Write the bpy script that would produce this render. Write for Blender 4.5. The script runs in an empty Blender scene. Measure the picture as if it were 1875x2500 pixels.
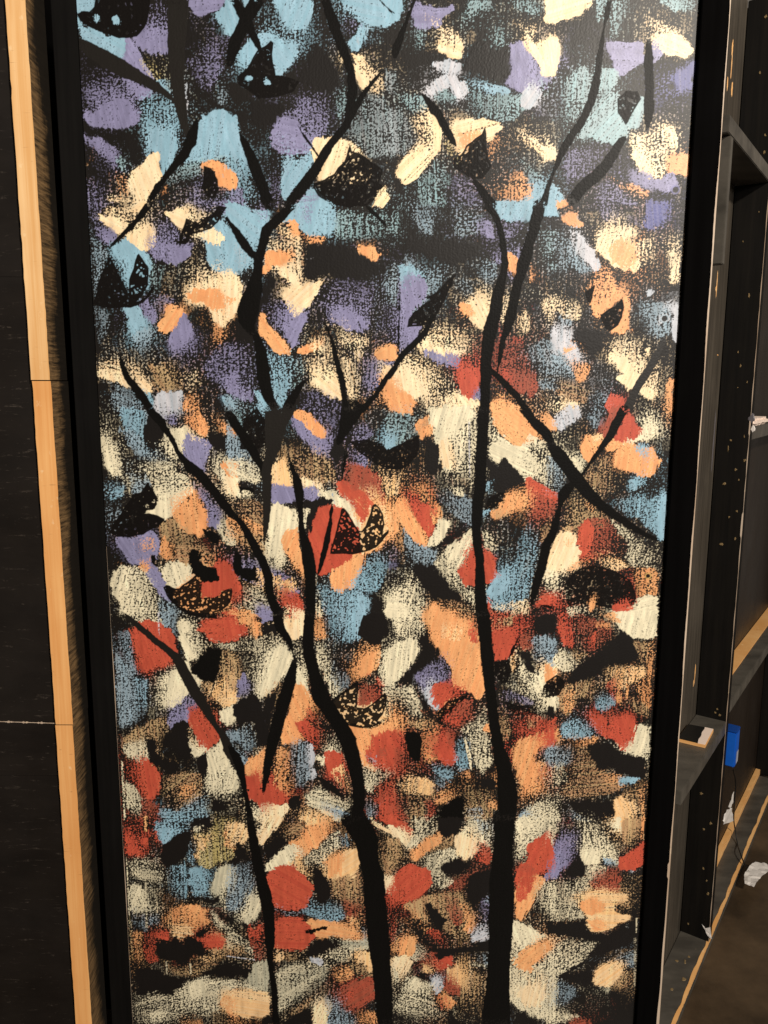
import bpy, bmesh, math, random
import numpy as np
from mathutils import Vector, Matrix
random.seed(7)
C = bpy.context.scene.collection
sc = bpy.context.scene

# ---------------------------------------------------------------- camera
PITCH = math.radians(9.3); ROLL = 47/11485.0; FPX = 1880.0; EYE = 1.75; F0 = 1.653
cp, sp = math.cos(PITCH), math.sin(PITCH)
cam_d = bpy.data.cameras.new('camera'); cam = bpy.data.objects.new('camera', cam_d); C.objects.link(cam)
cam_d.sensor_fit = 'VERTICAL'; cam_d.sensor_height = 36.0; cam_d.lens = FPX/2500*36
cam_d.clip_start = 0.02; cam_d.clip_end = 60
fw = Vector((0, cp, -sp)); up0 = Vector((0, sp, cp)); r0 = Vector((1, 0, 0))
rt = r0*math.cos(ROLL) + up0*math.sin(ROLL); up = up0*math.cos(ROLL) - r0*math.sin(ROLL)
m = Matrix((rt, up, -fw)).transposed().to_4x4(); m.translation = Vector((0, 0, EYE))
cam.matrix_world = m
sc.camera = cam

# ---------------------------------------------------------------- light
w = bpy.data.worlds.new('World'); sc.world = w; w.use_nodes = True
w.node_tree.nodes['Background'].inputs[0].default_value = (1.0, .86, .72, 1)
w.node_tree.nodes['Background'].inputs[1].default_value = 0.16
def area(name, loc, target, size, power, col):
    d = bpy.data.lights.new(name, 'AREA'); d.shape = 'DISK'; d.size = size; d.energy = power; d.color = col
    o = bpy.data.objects.new(name, d); C.objects.link(o); o.location = loc
    o.rotation_euler = (Vector(target)-Vector(loc)).to_track_quat('-Z', 'Y').to_euler()
    return o
area('work_lamp', (2.2, -2.4, 4.2), (0, 1.65, 1.3), 0.34, 300, (1.0, .91, .79))
area('fill_light', (2.5, -3.0, 3.1), (0, 1.65, 1.2), 0.9, 95, (1.0, .94, .88))  # added fill without a visible source, evens brightness down the panel
sc.view_settings.view_transform = 'Standard'; sc.view_settings.look = 'None'
sc.view_settings.exposure = 0.0; sc.view_settings.gamma = 1; sc.view_settings.use_curve_mapping = False

# ---------------------------------------------------------------- helpers
def to_plane(u, v):
    """photo pixel -> point (X, Z) on the vertical board at y = F0"""
    dx = np.asarray(u, float)-937.5; dy = np.asarray(v, float)-1250
    x = (dx*math.cos(ROLL)+dy*math.sin(ROLL))/FPX; y = -(-dx*math.sin(ROLL)+dy*math.cos(ROLL))/FPX
    t = F0/(cp+y*sp)
    return x*t, EYE+(-sp+y*cp)*t
def to_px(X, Y, Z):
    z = Z-EYE; dep = Y*cp-z*sp; upc = Y*sp+z*cp
    x = X/dep*FPX; y = -upc/dep*FPX
    dx = x*math.cos(ROLL)-y*math.sin(ROLL); dy = x*math.sin(ROLL)+y*math.cos(ROLL)
    return dx+937.5, dy+1250

def tag(o, label=None, cat=None, group=None, kind=None):
    if label: o['label'] = label
    if cat: o['category'] = cat
    if group: o['group'] = group
    if kind: o['kind'] = kind
    return o
def thing(name, loc, label, cat, group=None):
    o = bpy.data.objects.new(name, None); C.objects.link(o); o.location = loc; o.empty_display_size = .1
    return tag(o, label, cat, group)
def link(name, me, mat, parent=None, smooth=False):
    o = bpy.data.objects.new(name, me); C.objects.link(o)
    if mat: me.materials.append(mat)
    if smooth:
        me.polygons.foreach_set('use_smooth', [True]*len(me.polygons))
    if parent:
        me.transform(Matrix.Translation(-Vector(parent.location))); o.parent = parent
    return o
def prism_bm(O, A, B, D, na=1, nb=1, nd=1, bevel=0.0, jit=0.0):
    """box: corner O, edge vectors A, B, D; optional cuts, bevel and vertex jitter"""
    bm = bmesh.new()
    O, A, B, D = map(Vector, (O, A, B, D))
    vs = {}
    def V(i, j, k):
        key = (i, j, k)
        if key not in vs:
            p = O+A*(i/na)+B*(j/nb)+D*(k/nd)
            vs[key] = bm.verts.new(p)
        return vs[key]
    for i in range(na):
        for j in range(nb):
            bm.faces.new((V(i, j, 0), V(i+1, j, 0), V(i+1, j+1, 0), V(i, j+1, 0)))
            bm.faces.new((V(i, j, nd), V(i, j+1, nd), V(i+1, j+1, nd), V(i+1, j, nd)))
    for i in range(na):
        for k in range(nd):
            bm.faces.new((V(i, 0, k), V(i, 0, k+1), V(i+1, 0, k+1), V(i+1, 0, k)))
            bm.faces.new((V(i, nb, k), V(i+1, nb, k), V(i+1, nb, k+1), V(i, nb, k+1)))
    for j in range(nb):
        for k in range(nd):
            bm.faces.new((V(0, j, k), V(0, j+1, k), V(0, j+1, k+1), V(0, j, k+1)))
            bm.faces.new((V(na, j, k), V(na, j, k+1), V(na, j+1, k+1), V(na, j+1, k)))
    bmesh.ops.recalc_face_normals(bm, faces=bm.faces)
    if bevel:
        ed = [e for e in bm.edges if e.calc_face_angle(0) > 1.0]
        bmesh.ops.bevel(bm, geom=ed, offset=bevel, segments=2, affect='EDGES', clamp_overlap=True)
    if jit:
        for v in bm.verts:
            v.co += Vector((random.gauss(0, jit), random.gauss(0, jit), random.gauss(0, jit)))
    return bm
def bm_obj(name, bm, mat, parent=None, smooth=False):
    me = bpy.data.meshes.new(name); bm.to_mesh(me); bm.free()
    return link(name, me, mat, parent, smooth)
def box(name, x0, x1, y0, y1, z0, z1, mat, parent=None, bevel=.0015, nz=1, jit=0):
    bm = prism_bm((x0, y0, z0), (x1-x0, 0, 0), (0, y1-y0, 0), (0, 0, z1-z0), 1, 1, nz, bevel, jit)
    return bm_obj(name, bm, mat, parent)

def srgb(r, g, b):
    f = lambda c: (c/255/12.92) if c/255 <= .04045 else ((c/255+.055)/1.055)**2.4
    return np.array([f(r), f(g), f(b)])

class N:
    """tiny node-graph helper"""
    def __init__(s, name, rough=.5, spec=.5):
        s.m = bpy.data.materials.new(name); s.m.use_nodes = True; s.t = s.m.node_tree
        s.b = s.t.nodes['Principled BSDF']; s.b.inputs['Roughness'].default_value = rough
        s.b.inputs['Specular IOR Level'].default_value = spec
        s.co = s.t.nodes.new('ShaderNodeTexCoord').outputs['Object']
    def n(s, typ, **kw):
        nd = s.t.nodes.new(typ)
        for k, v in kw.items():
            if isinstance(v, bpy.types.NodeSocket): s.t.links.new(v, nd.inputs[k])
            else: nd.inputs[k].default_value = v
        return nd
    def map(s, scale, rot=(0, 0, 0), loc=(0, 0, 0)):
        nd = s.t.nodes.new('ShaderNodeMapping'); s.t.links.new(s.co, nd.inputs[0])
        nd.inputs['Scale'].default_value = scale; nd.inputs['Rotation'].default_value = rot; nd.inputs['Location'].default_value = loc
        return nd.outputs[0]
    def noise(s, vec, scale, detail=4, rough=.55, dist=0.0):
        nd = s.n('ShaderNodeTexNoise', Vector=vec, Scale=scale, Detail=detail, Roughness=rough, Distortion=dist)
        return nd.outputs['Fac']
    def ramp(s, fac, stops):
        nd = s.t.nodes.new('ShaderNodeValToRGB'); s.t.links.new(fac, nd.inputs[0]); cr = nd.color_ramp
        while len(cr.elements) < len(stops): cr.elements.new(.5)
        for e, (p, c) in zip(cr.elements, stops):
            e.position = p; c = (c, c, c) if isinstance(c, (int, float)) else c
            e.color = (c[0], c[1], c[2], 1)
        return nd.outputs[0]
    def mix(s, fac, a, b):
        nd = s.t.nodes.new('ShaderNodeMixRGB')
        for i, v in enumerate((fac, a, b)):
            if isinstance(v, bpy.types.NodeSocket): s.t.links.new(v, nd.inputs[i])
            else: nd.inputs[i].default_value = v if i == 0 else (v[0], v[1], v[2], 1)
        return nd.outputs[0]
    def color(s, c):
        if isinstance(c, bpy.types.NodeSocket): s.t.links.new(c, s.b.inputs['Base Color'])
        else: s.b.inputs['Base Color'].default_value = (c[0], c[1], c[2], 1)
    def rough(s, v): s.t.links.new(v, s.b.inputs['Roughness'])
    def bump(s, h, strength=.3, dist=.002):
        nd = s.n('ShaderNodeBump', Height=h, Strength=strength, Distance=dist)
        s.t.links.new(nd.outputs[0], s.b.inputs['Normal'])

def black_paint(name, base, streak, rough=.5, scuff=.0, scuff_col=(.25, .19, .12), vert=True, spec=.5, seed=0.):
    g = N(name, rough, spec)
    sv = g.map((60, 60, 3) if vert else (6, 14, 14), loc=(seed, seed, seed))
    n1 = g.noise(sv, 1.0, 5, .6)
    n2 = g.noise(g.map((1, 1, 1), loc=(seed, 0, 0)), 5.0, 5, .6)
    c = g.mix(g.ramp(n1, [(.35, 0), (.75, 1)]), base, streak)
    c = g.mix(g.ramp(n2, [(.55, 0), (.8, .6)]), c, streak)
    if scuff:
        n3 = g.noise(g.map((7, 7, 45), rot=(.15, .1, 0), loc=(seed, 3, 1)), 3.0, 6, .72, .6)
        n4 = g.noise(g.map((160, 160, 9), loc=(seed, 0, 0)), 1.0, 3, .6)
        f = g.mix(1.0, g.ramp(n3, [(scuff, 0), (scuff+.06, 1)]), (0, 0, 0)); 
        nd = g.t.nodes.new('ShaderNodeMath'); nd.operation = 'MULTIPLY'
        g.t.links.new(g.ramp(n3, [(scuff, 0), (scuff+.06, 1)]), nd.inputs[0]); g.t.links.new(g.ramp(n4, [(.35, 0), (.6, 1)]), nd.inputs[1])
        c = g.mix(nd.outputs[0], c, scuff_col)
    g.color(c)
    g.rough(g.ramp(n2, [(.3, rough-.08), (.7, rough+.1)]))
    g.bump(n1, .25, .0012)
    return g.m
PAINT = """
@170,0
b 1 1|7,0 24,0 25,7 23,12 12,13 8,10
b 1 1|8,19 14,26 24,30 36,36 46,38 55,39 60,45 60,56 57,63 48,58 36,52 27,46 18,42 11,33
v 1 1|57,40 66,45 70,55 72,65 80,74 82,80 76,78 66,70 57,63 60,48
v .42 6|82,5 100,5 105,25 106,40 98,40 80,30 78,18
v .92 2|66,38 76,30 88,28 100,32 105,40 103,50 95,53 84,54 74,52 68,45
y .38 5|74,60 84,64 100,64 104,90 108,103 98,98 82,80 72,70
b .75 3|84,84 96,80 104,92 107,103 96,96
v .6 4|14,90 20,84 35,78 50,80 54,90 62,96 70,108 56,112 44,108 30,108 18,104
v 1 2|15,118 26,112 40,104 52,100 62,106 70,112 70,120 66,126 54,129 40,130 26,128 18,122
v .95 2|60,82 72,88 82,92 80,97 70,98 62,90
b .74 2|82,92 96,97 108,105 114,118 112,130 108,136 112,148 108,158 102,166 96,174 92,180 90,176 92,150 86,152 78,158 76,146 74,132 72,118 70,106 75,96
b 1 2|86,134 100,132 108,140 110,150 106,160 98,170 93,178 91,158 84,150 82,140
v .85 3|15,138 26,140 36,144 46,152 50,158 50,166 60,172 62,178 55,176 42,168 34,158 20,146
t .5 4|46,160 58,160 64,172 60,180 50,172
c 1 1|79,159 91,154 92,184 88,190 82,190 84,196 78,203 79,207 72,207 64,193 60,184 63,176 70,171 76,164
c .5 3|40,198 66,198 68,204 42,204
v .38 5|18,180 34,184 40,204 40,207 20,207
o .35 3|46,178 58,174 60,200 50,200
b 1 1|134,120 142,115 154,112 166,120 166,150 156,158 140,162 124,162 116,164 122,150 126,138 128,128
t .6 3|112,166 130,162 166,156 166,166 150,164 136,166 130,176 100,188 96,184
v .5 4|122,190 140,176 134,190 136,204 166,204 166,207 114,207 120,200
o 1 1|135,167 142,163 150,164 160,172 166,176 166,188 158,190 152,188 148,174
l 1 1|136,168 144,170 150,182 151,192 146,200 138,198 134,190 136,178
o .6 2|92,194 98,187 99,196 94,198
v .95 1|118,0 158,0 154,6 142,11 132,17 127,12 122,6
b 1 1|158,4 166,2 166,32 160,28 154,24 148,18 152,12
v .62 4 f=152,60,124,66|144,38 156,38 155,60 152,76 144,88 138,92 128,80 120,68 118,60 130,56 136,46
w .5 3|148,98 154,86 158,96 157,106 150,104
w .6 1|115,90 118,86 119,118 117,120
l 1 1|8,14 14,11 22,13 26,6 26,0 82,0 80,16 76,28 68,37 58,38 48,38 40,35 28,31 18,27 10,20
/j 10,44,20 40,62,17 70,78,12 95,93,7 108,103,2
/j 110,0,22 108,60,16 110,90,12 115,120,10 120,140,9
/i 130,118,5 126,132,8 122,144,12 116,156,10 108,166,8 98,178,5 88,192,7 80,203,4
@560,0
b 1 1|0,0 4,0 14,18 8,30 2,34 0,32
b 1 1|14,0 25,0 22,8 19,12
b 1 2|48,0 83,0 83,12 80,20 74,30 66,32 58,26 54,18 48,8 46,3
b .5 4|36,30 56,28 66,38 72,44 70,54 62,50 48,40 36,38
b 1 1|23,38 30,48 27,56 20,64 16,68 10,60 13,52 18,44
b 1 2|28,38 36,34 42,36 54,42 66,46 68,54 62,62 54,70 48,76 44,70 42,60 44,48 42,42 32,50
b .5 4|8,58 16,60 16,70 8,72
l 1 1|42,42 45,44 42,52 44,64 47,76 60,80 58,90 30,100 14,86 10,80 16,70 22,62 28,52
v .58 3|72,100 84,97 96,96 99,110 99,128 96,138 84,140 74,128 66,116 58,118 68,108
v 1 2|46,128 54,120 66,124 78,138 88,140 82,152 72,156 60,157 50,154 44,148 44,138
t .45 3|110,90 120,88 120,110 112,124 108,118
b 1 2|0,122 6,126 12,138 14,148 18,160 20,168 0,150
b .6 4|0,150 16,154 22,168 24,190 30,207 0,207
v .6 4|0,186 12,192 18,207 0,207
o 1 1|0,173 6,176 9,182 6,188 0,190
b .45 4|52,140 64,158 84,154 84,162 60,166
b .97 2|56,162 64,160 76,160 84,154 86,164 78,178 66,190 58,204 54,200 54,185 55,172
v .4 4|44,178 54,176 54,200 48,207 40,207
b 1 1|82,192 90,196 104,207 66,207 70,206
v .6 4|80,192 90,200 90,207 66,207
c 1 1|88,140 100,139 110,140 118,143 132,153 126,158 118,164 108,176 98,184 93,182 90,174 94,166 86,164 84,150
l .8 1|121,158 125,160 120,168 136,170 144,182 157,188 150,200 140,207 104,207 90,198 84,188 92,184 102,184 108,176
c .65 2|124,172 140,175 140,182 132,188 122,186
c 1 1|157,190 161,200 156,207 144,207 150,200
g .52 4|136,94 154,94 166,120 166,160 140,160 130,148 118,138 122,124 130,104
c .75 2|124,54 134,56 137,60 150,72 156,78 158,90 154,96 148,94 138,88 128,80 126,68
c 1 1|127,64 132,72 140,84 136,87 128,79
b 1 1|142,22 138,32 134,44 130,50 124,53 121,42 128,34 134,26
w .7 3|142,22 136,36 130,44 128,40 134,30
v .4 3|118,14 132,18 140,22 130,30 118,38
b .6 4|104,0 125,0 122,12 112,10
b 1 2|122,0 166,0 166,22 158,26 146,25 136,20 126,14 120,6
c .6 1|112,56 115,56 116,64 113,64
g .5 3|158,72 166,72 166,100 156,96
/i 4,0,8 16,18,10 28,44,6 32,52,2
/i 28,0,14 16,22,12 6,44,12 0,64,14
/i 97,0,9 104,20,10 112,42,11 120,62,9 124,80,9 124,100,10 118,124,10
/i 155,71,5 140,90,5 128,108,7 116,130,8 104,144,8 94,160,9 84,176,11 72,192,11 60,206,10
/i 10,134,4 18,150,9 26,170,12 34,190,11 40,207,11
/i 152,0,1 166,14,4
/i 64,118,1 76,138,2 86,152,2 92,162,1
@950,0
b 1 2|0,0 12,0 16,10 8,20 0,25
v 1 1|26,4 30,2 36,6 46,9 56,9 64,8 60,14 54,20 48,26 44,24 38,28 30,30 24,20 22,12
t .5 4|22,24 36,28 34,44 28,50 26,40
c .6 2|48,23 58,24 66,30 70,34 68,46 62,50 54,46 50,34
c 1 1|51,44 58,48 66,52 73,44 73,58 68,58 60,54 52,50
c .35 2|36,17 48,20 50,26 42,24
t .55 3|78,4 100,0 106,8 96,12 82,20 72,28 74,14
t .48 3|120,0 160,0 158,10 146,18 140,14 124,6
t .35 5|98,26 120,26 122,48 104,52
c 1 1|158,0 166,0 166,24 160,16
c .5 3|133,24 150,28 152,40 140,40
v 1 2|124,46 136,42 142,50 148,62 154,74 160,78 152,86 148,92 140,94 130,92 122,88 120,82 125,72 125,58
c 1 1|140,34 148,44 160,44 162,38 166,40 166,76 160,77 154,72 150,62 144,52 138,42
t .4 3|150,80 164,78 160,98 150,88
w .95 1|44,65 62,63 72,65 70,70 62,75 58,72
w .95 1|60,75 68,78 70,84 76,84 79,92 76,98 70,100 66,92 62,86 52,92 42,98 37,92 44,84 52,78
t .6 3|40,96 58,90 68,98 66,102 52,106 44,102
t .6 3|8,98 32,96 40,106 38,112 24,114 10,106
t .62 3|78,86 100,90 126,96 140,92 148,94 140,108 124,122 108,124 92,120 84,108
b .85 3|82,80 100,80 116,88 124,94 100,96 82,88
w 1 2|136,92 146,90 149,95 146,104 138,108 134,100
g .52 4|0,108 14,110 26,126 28,140 30,148 10,158 0,158
c .68 2|22,118 34,114 46,118 52,126 53,140 50,148 46,156 43,148 34,144 26,130
c 1 2|42,114 52,124 54,138 50,150 46,158 44,150 45,130
c 1 1|64,126 78,122 96,122 108,125 115,129 108,134 100,146 98,138 97,130 90,138 80,148 74,156 70,148 66,136
o .85 4|68,134 80,134 92,134 82,148 74,155 70,148
o .38 3|100,144 112,134 118,146 104,162 100,156
l .8 1|97,129 99,142 100,160 104,168 96,180 84,182 76,176 66,170 66,160 72,158 78,148 88,140 94,136
t .42 4|46,156 54,160 62,170 58,207 30,207 30,180 44,168
c 1 1|20,159 31,149 38,150 43,156 43,162 38,168 28,178 22,184 16,186 10,180 7,174 12,166
c .85 2|128,130 136,129 142,136 150,140 160,146 166,152 166,162 158,162 148,154 138,146 130,136
y .45 3|54,134 62,146 70,156 66,162 56,150
b .9 3|144,186 154,188 154,200 148,207 128,207 140,202
o .58 4|124,176 136,172 142,184 146,192 140,204 120,206 110,200 104,194 118,186
t .38 3|134,164 148,166 154,180 146,184 136,176
v .35 4|62,176 84,180 90,200 100,207 60,207
/i 33,94,3 42,106,8 52,120,9 62,138,7 68,148,3
/i 82,178,2 92,190,7 104,207,10
/i 26,0,3 16,26,5 8,48,8 6,60,5
/i 164,180,6 156,207,8
/t 45,152,.8 48,207,.8
@1340,0
c 1 1|0,0 45,0 40,6 32,13 22,18 12,20 6,23 0,20
t .58 3|46,0 80,0 80,8 74,20 70,34 66,40 62,38 60,20 54,20 50,22 48,10
t .72 3|110,0 150,0 149,6 142,10 130,10 118,6
c .6 3|98,20 110,20 118,24 126,34 116,36 104,28
v 1 1|60,46 66,44 80,45 95,43 96,62 84,68 72,77 68,70 64,60
v 1 1|106,42 114,40 116,50 110,60 106,62
c 1 2|108,36 126,34 134,40 146,48 144,54 138,58 130,57 122,54 114,48
v .7 3|8,56 20,60 14,68 6,74 0,80 0,90 4,70
c 1 1|0,40 9,42 11,56 8,66 10,70 4,74 0,76
t .75 3|14,80 26,70 40,66 42,74 42,88 38,104 32,118 24,128 16,118 14,100 18,90
t .9 2|50,72 62,70 70,76 66,88 50,90
t .88 3|69,96 69,108 74,120 82,128 76,140 68,146 54,142 40,136 32,138 36,124 46,112 52,106 60,98
t .95 2|94,98 97,108 94,120 88,128 82,126 84,112 90,106
l .8 1|69,100 78,92 90,92 93,100 88,108 82,120 78,126 70,114
u .6 5|106,84 120,76 140,66 147,62 146,88 138,92 122,98 106,104
u 1 3|126,78 147,62 145,90 132,90 126,84
c .62 2|84,138 100,134 108,130 118,122 130,132 130,146 128,156 122,160 118,178 112,184 100,180 90,168 84,156
c .9 3|84,146 90,150 98,160 106,172 104,180 96,174 86,160
c .9 3|116,130 128,132 130,146 124,150 126,140 118,136
/k 113,124,1.5 113,180,1.5
o 1 1|122,158 141,155 140,178 134,175 122,172
v .9 2|86,178 98,178 108,184 118,178 126,178 130,190 120,194 106,190 92,188
o .6 3|60,178 72,184 90,188 102,194 98,200 84,196 68,190
v .45 4|20,148 50,150 58,154 40,178 20,190 14,170
v .5 4|46,196 60,178 76,196 100,207 44,207
b 1 1|0,188 8,190 13,200 12,207 0,207
c .9 2|0,146 8,150 9,158 4,164 0,162
/i 62,0,5 56,30,4 53,50,5 50,70,7 46,90,9 40,110,8 30,128,8 18,146,8 10,162,6 2,180,4
/i 78,138,3 72,145,8 56,170,12 38,186,12 24,202,12
/i 101,42,10 101,62,9 102,90,9 101,110,10 100,132,9
@170,500
v .38 4|20,0 40,0 34,12 40,24 46,32 40,40 28,36 22,20
c .42 4|40,4 66,2 78,4 76,14 66,24 56,18 44,14 30,12
c 1 2|28,12 38,11 48,14 56,20 52,26 48,28 42,22 34,16
c 1 1|68,0 78,0 72,6 68,4
c .6 3|66,16 80,10 84,24 78,28 68,26
v .85 2|30,24 42,24 48,30 46,35 40,39 34,34 28,30
w .45 3|20,24 26,34 34,42 40,50 34,60 28,80 26,94 22,60 20,40
b 1 2|44,44 58,34 68,40 76,46 80,52 80,62 80,80 70,90 62,80 56,64 48,54
b .6 3|46,56 58,60 60,84 52,78 48,66
c 1 1|60,31 70,26 84,26 86,38 80,46 73,47 66,40 62,36
v .5 4|84,14 96,12 106,20 112,28 110,38 96,40 86,36
v .97 2|86,40 96,38 112,42 122,42 120,52 114,57 98,58 88,56 82,48
c 1 2|98,9 110,4 118,8 120,16 116,23 110,20 104,14
c .45 3|112,4 140,2 146,10 130,26 122,28 118,14
v .4 4|120,0 146,0 144,8 130,8
l .9 1|114,24 118,14 130,18 146,8 156,2 150,16 140,24 128,30 120,30 118,40 110,40
b 1 2|144,14 160,22 166,34 166,70 156,72 146,66 140,52 140,40 132,34 136,28 142,22
c 1 1|126,30 138,25 150,28 156,34 152,41 146,40 134,34
v 1 2|156,4 166,0 166,8 158,8
b .9 2|158,8 166,6 166,20 160,14
c .45 4|122,62 140,62 150,70 144,78 134,82 126,78
c 1 3|128,82 140,76 150,72 160,70 166,72 166,106 160,118 156,124 150,122 144,112 140,102 128,98 122,92
o 1 2|120,92 126,86 140,86 152,90 162,94 162,104 148,105 134,100 124,96
o .55 3|146,118 156,124 158,132 152,144 146,140
w .4 4|26,66 34,60 32,80 28,98 24,92
t .5 4|82,54 98,60 92,78 84,90 80,80
v .45 4|80,90 92,92 108,94 106,104 98,112 86,106
v .8 3|66,100 78,92 86,104 90,116 82,120 70,112
b .95 3|54,104 64,102 72,108 76,118 76,130 66,136 62,128 58,114
w .6 3|62,132 78,124 86,128 84,140 78,150 70,148 64,140
l 1 1|68,51 70,50 77,60 80,70 80,80 74,92 68,98 60,92 60,76 65,64
l 1 1|40,52 46,60 52,74 58,86 64,100 76,96 84,82 86,84 76,98 64,103 50,105 24,100 28,84 34,66
w .4 4|25,104 38,106 38,128 30,140 26,120
o 1 2|100,104 104,102 114,107 114,116 106,126 98,130 92,127 90,122 96,116
v .95 2|112,116 118,112 122,120 124,132 116,142 108,148 102,140 104,128
v .45 4|104,140 122,124 128,136 130,156 120,164 108,154
c .68 2|31,160 38,156 50,156 52,166 54,172 44,172 30,168
c 1 1|29,168 38,170 52,174 62,182 64,186 54,182 42,176 30,172
c .55 3|58,156 66,160 80,176 78,180 66,172 60,164
c .95 3|66,172 78,180 83,184 80,190 74,186
w .55 4|42,182 60,184 74,196 80,207 48,207 42,196
b .75 4|66,188 80,190 86,200 88,207 78,207 70,198
n .55 5|80,160 108,158 114,176 118,188 100,196 86,186
w 1 3|88,192 100,190 112,190 112,198 104,207 88,207
o .68 4|114,198 126,190 132,200 130,207 114,207
v .45 4|134,166 150,146 166,140 166,172 150,180 142,178
v .85 4|146,176 166,168 166,188 158,186
b .8 4|154,194 166,190 166,207 160,204
c .4 5|112,176 130,164 134,182 124,190
/i 80,0,8 66,18,5 54,30,4 42,42,3
/i 51,154,4 56,170,6 64,182,8 74,196,8 82,207,8
/i 158,12,6 166,24,8
@560,500
b 1 3|0,0 10,0 24,8 40,6 36,20 30,34 24,42 16,30 6,18 0,14
b 1 2|0,30 10,40 22,52 22,62 12,68 0,70
w .55 4|6,40 18,48 22,56 16,74 6,74
v .4 4|18,0 44,0 36,16 28,14
b 1 1|66,0 104,0 106,10 108,20 102,28 92,30 80,30 74,26 66,18 58,16 52,15
v .5 5|66,0 84,0 82,20 72,12
t .52 3|110,6 166,4 166,26 150,33 116,36 106,28 108,14
c .6 3|46,22 60,20 70,28 72,36 62,36 50,28
c .6 2|40,34 60,34 72,34 74,52 74,76 68,82 62,78 54,64 44,50 38,44
c .95 2|46,60 56,60 66,72 72,80 66,83 58,74 50,66
o 1 1|39,47 46,48 60,49 62,53 54,58 42,62 40,65 34,68
o 1 1|62,18 66,16 70,20 71,30 66,28 63,24
o .75 2|72,30 88,32 96,33 92,38 84,41 76,34
o 1 1|130,44 136,42 144,44 148,46 152,50 148,56 140,53 134,49
k 1 1|76,40 90,38 90,76 76,78
w .5 0|78,55 90,52 92,51 84,55
v .5 4|94,82 120,76 146,84 144,104 140,124 122,126 106,116 94,104 90,92
v .97 3|104,108 116,106 130,112 140,120 138,127 128,128 114,122 104,116
c 1 1|0,70 8,74 13,84 10,98 4,110 0,116
o .7 3|0,92 4,96 0,108
c 1 1|58,86 70,82 82,80 94,78 90,88 82,98 74,110 67,115 62,110 58,98 55,92
v .6 4|44,100 56,98 60,106 64,112 58,122 50,126 42,116
v .95 3|58,106 66,116 78,108 76,118 70,132 66,142 60,136 56,124
o 1 1|31,112 36,112 37,120 44,128 54,138 60,150 52,150 44,144 36,134 31,126
o .95 1|68,150 74,144 84,142 92,140 86,146 78,150
v .42 4|0,144 20,138 24,156 26,170 24,180 0,176
v .8 4|0,176 20,180 28,186 24,200 8,196 0,190
w .5 4|0,192 16,196 20,207 0,207
b .7 3|36,148 50,152 66,152 72,160 68,172 60,186 56,200 50,207 44,190 40,170
b .9 3|28,186 40,200 40,207 30,206
t .45 4|60,152 78,162 74,180 64,188
c .45 4|80,136 100,132 106,140 112,156 96,154 84,148
c .75 3|80,156 94,152 106,160 108,170 104,180 112,196 104,196 92,186 84,176 80,166
c 1 2|88,170 104,170 110,182 114,198 104,192 92,184 86,180
c .5 4|104,120 126,130 142,136 130,160 124,150 112,140
c .55 3|112,148 130,160 136,176 132,190 124,206 120,194 116,172
c .85 3|118,182 126,186 126,196 122,200
v .7 4|134,152 150,154 166,160 158,174 146,190 138,196 134,180
o 1 2|150,150 158,144 166,142 166,156 158,158 152,156
c 1 2|158,166 166,162 166,176 158,180
o .6 3|154,182 166,178 166,192 160,192
v .35 4|80,186 96,186 110,196 110,207 72,207
w .5 3|156,74 166,72 166,104 160,98 157,86
v .4 4|154,124 166,116 166,140 158,132
/i 64,0,8 48,16,9 38,26,10 34,40,9 30,54,9 28,70,10 24,90,18 18,112,20 22,130,10
/i 0,18,6 10,32,8 20,46,8 28,56,8
/i 26,130,10 32,150,12 34,170,13 38,190,12 46,207,8
/i 96,118,2 104,138,4 108,156,6 113,174,6 116,190,6 118,207,6
/i 166,164,6 154,184,6 142,200,6 134,207,8
/i 78,176,3 66,192,8 58,207,10
/i 138,0,4 150,12,4 160,22,3
@950,500
w .55 4|20,0 48,0 46,16 42,30 34,26 26,12
t .5 4|0,4 10,6 10,24 2,28
w .5 4|66,2 96,4 96,24 84,32 74,32 66,24
v .85 3|84,18 94,14 104,20 108,34 100,34 92,28
b .95 2|106,0 146,0 142,14 116,16 110,8
v .55 3|112,16 138,14 132,28 120,36 114,30
b .95 1|158,0 166,0 166,11 158,11
v .6 4|120,42 134,40 134,56 128,56 120,50
t .48 4|154,28 166,26 166,68 160,60 154,46
w .6 3|16,52 26,56 40,64 60,66 52,80 44,92 34,100 26,108 18,112 12,100 12,70
b .95 3|12,62 22,62 30,72 26,86 14,88
v .9 4|14,80 24,74 34,76 40,84 34,96 26,104 18,112 14,104
v .95 3|12,112 20,104 20,120 32,124 28,134 20,144 12,140
w .45 3|0,64 8,60 10,84 6,100 0,96
w .52 4|88,60 100,56 112,56 110,72 104,84 94,78
v .6 4|104,46 112,48 113,60 106,60
w .35 5|66,74 84,76 88,94 74,94
c .58 3|88,88 96,84 106,88 104,102 94,98
c 1 2|80,100 90,96 104,102 102,116 98,128 92,124 84,116 82,108
o .9 2|72,100 80,102 84,110 76,110
o 1 1|120,50 124,50 128,56 132,58 130,72 122,66
v .7 3|120,68 126,74 122,80
o .6 3|143,64 148,68 146,76 142,76
c .5 4|116,92 128,94 124,110 114,124 112,112
c .55 3|136,104 142,110 142,128 134,136 126,130
r .7 3|112,126 118,126 114,134 111,134
r .6 3|124,134 138,132 134,140 128,140
c .52 3|46,122 60,120 76,126 86,136 80,144 60,146 44,144 36,134
c .95 2|30,142 40,136 44,144 60,146 76,148 70,154 54,156 42,152 34,148
v .95 3|36,148 50,152 66,154 72,156 70,166 60,162 48,158
c .5 4|14,150 34,154 50,164 56,176 60,186 40,182 22,176 12,160
c 1 4|0,168 14,164 30,174 40,184 34,190 24,198 10,190 0,182
c .52 4|26,180 50,180 64,192 60,207 36,207 32,194
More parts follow.
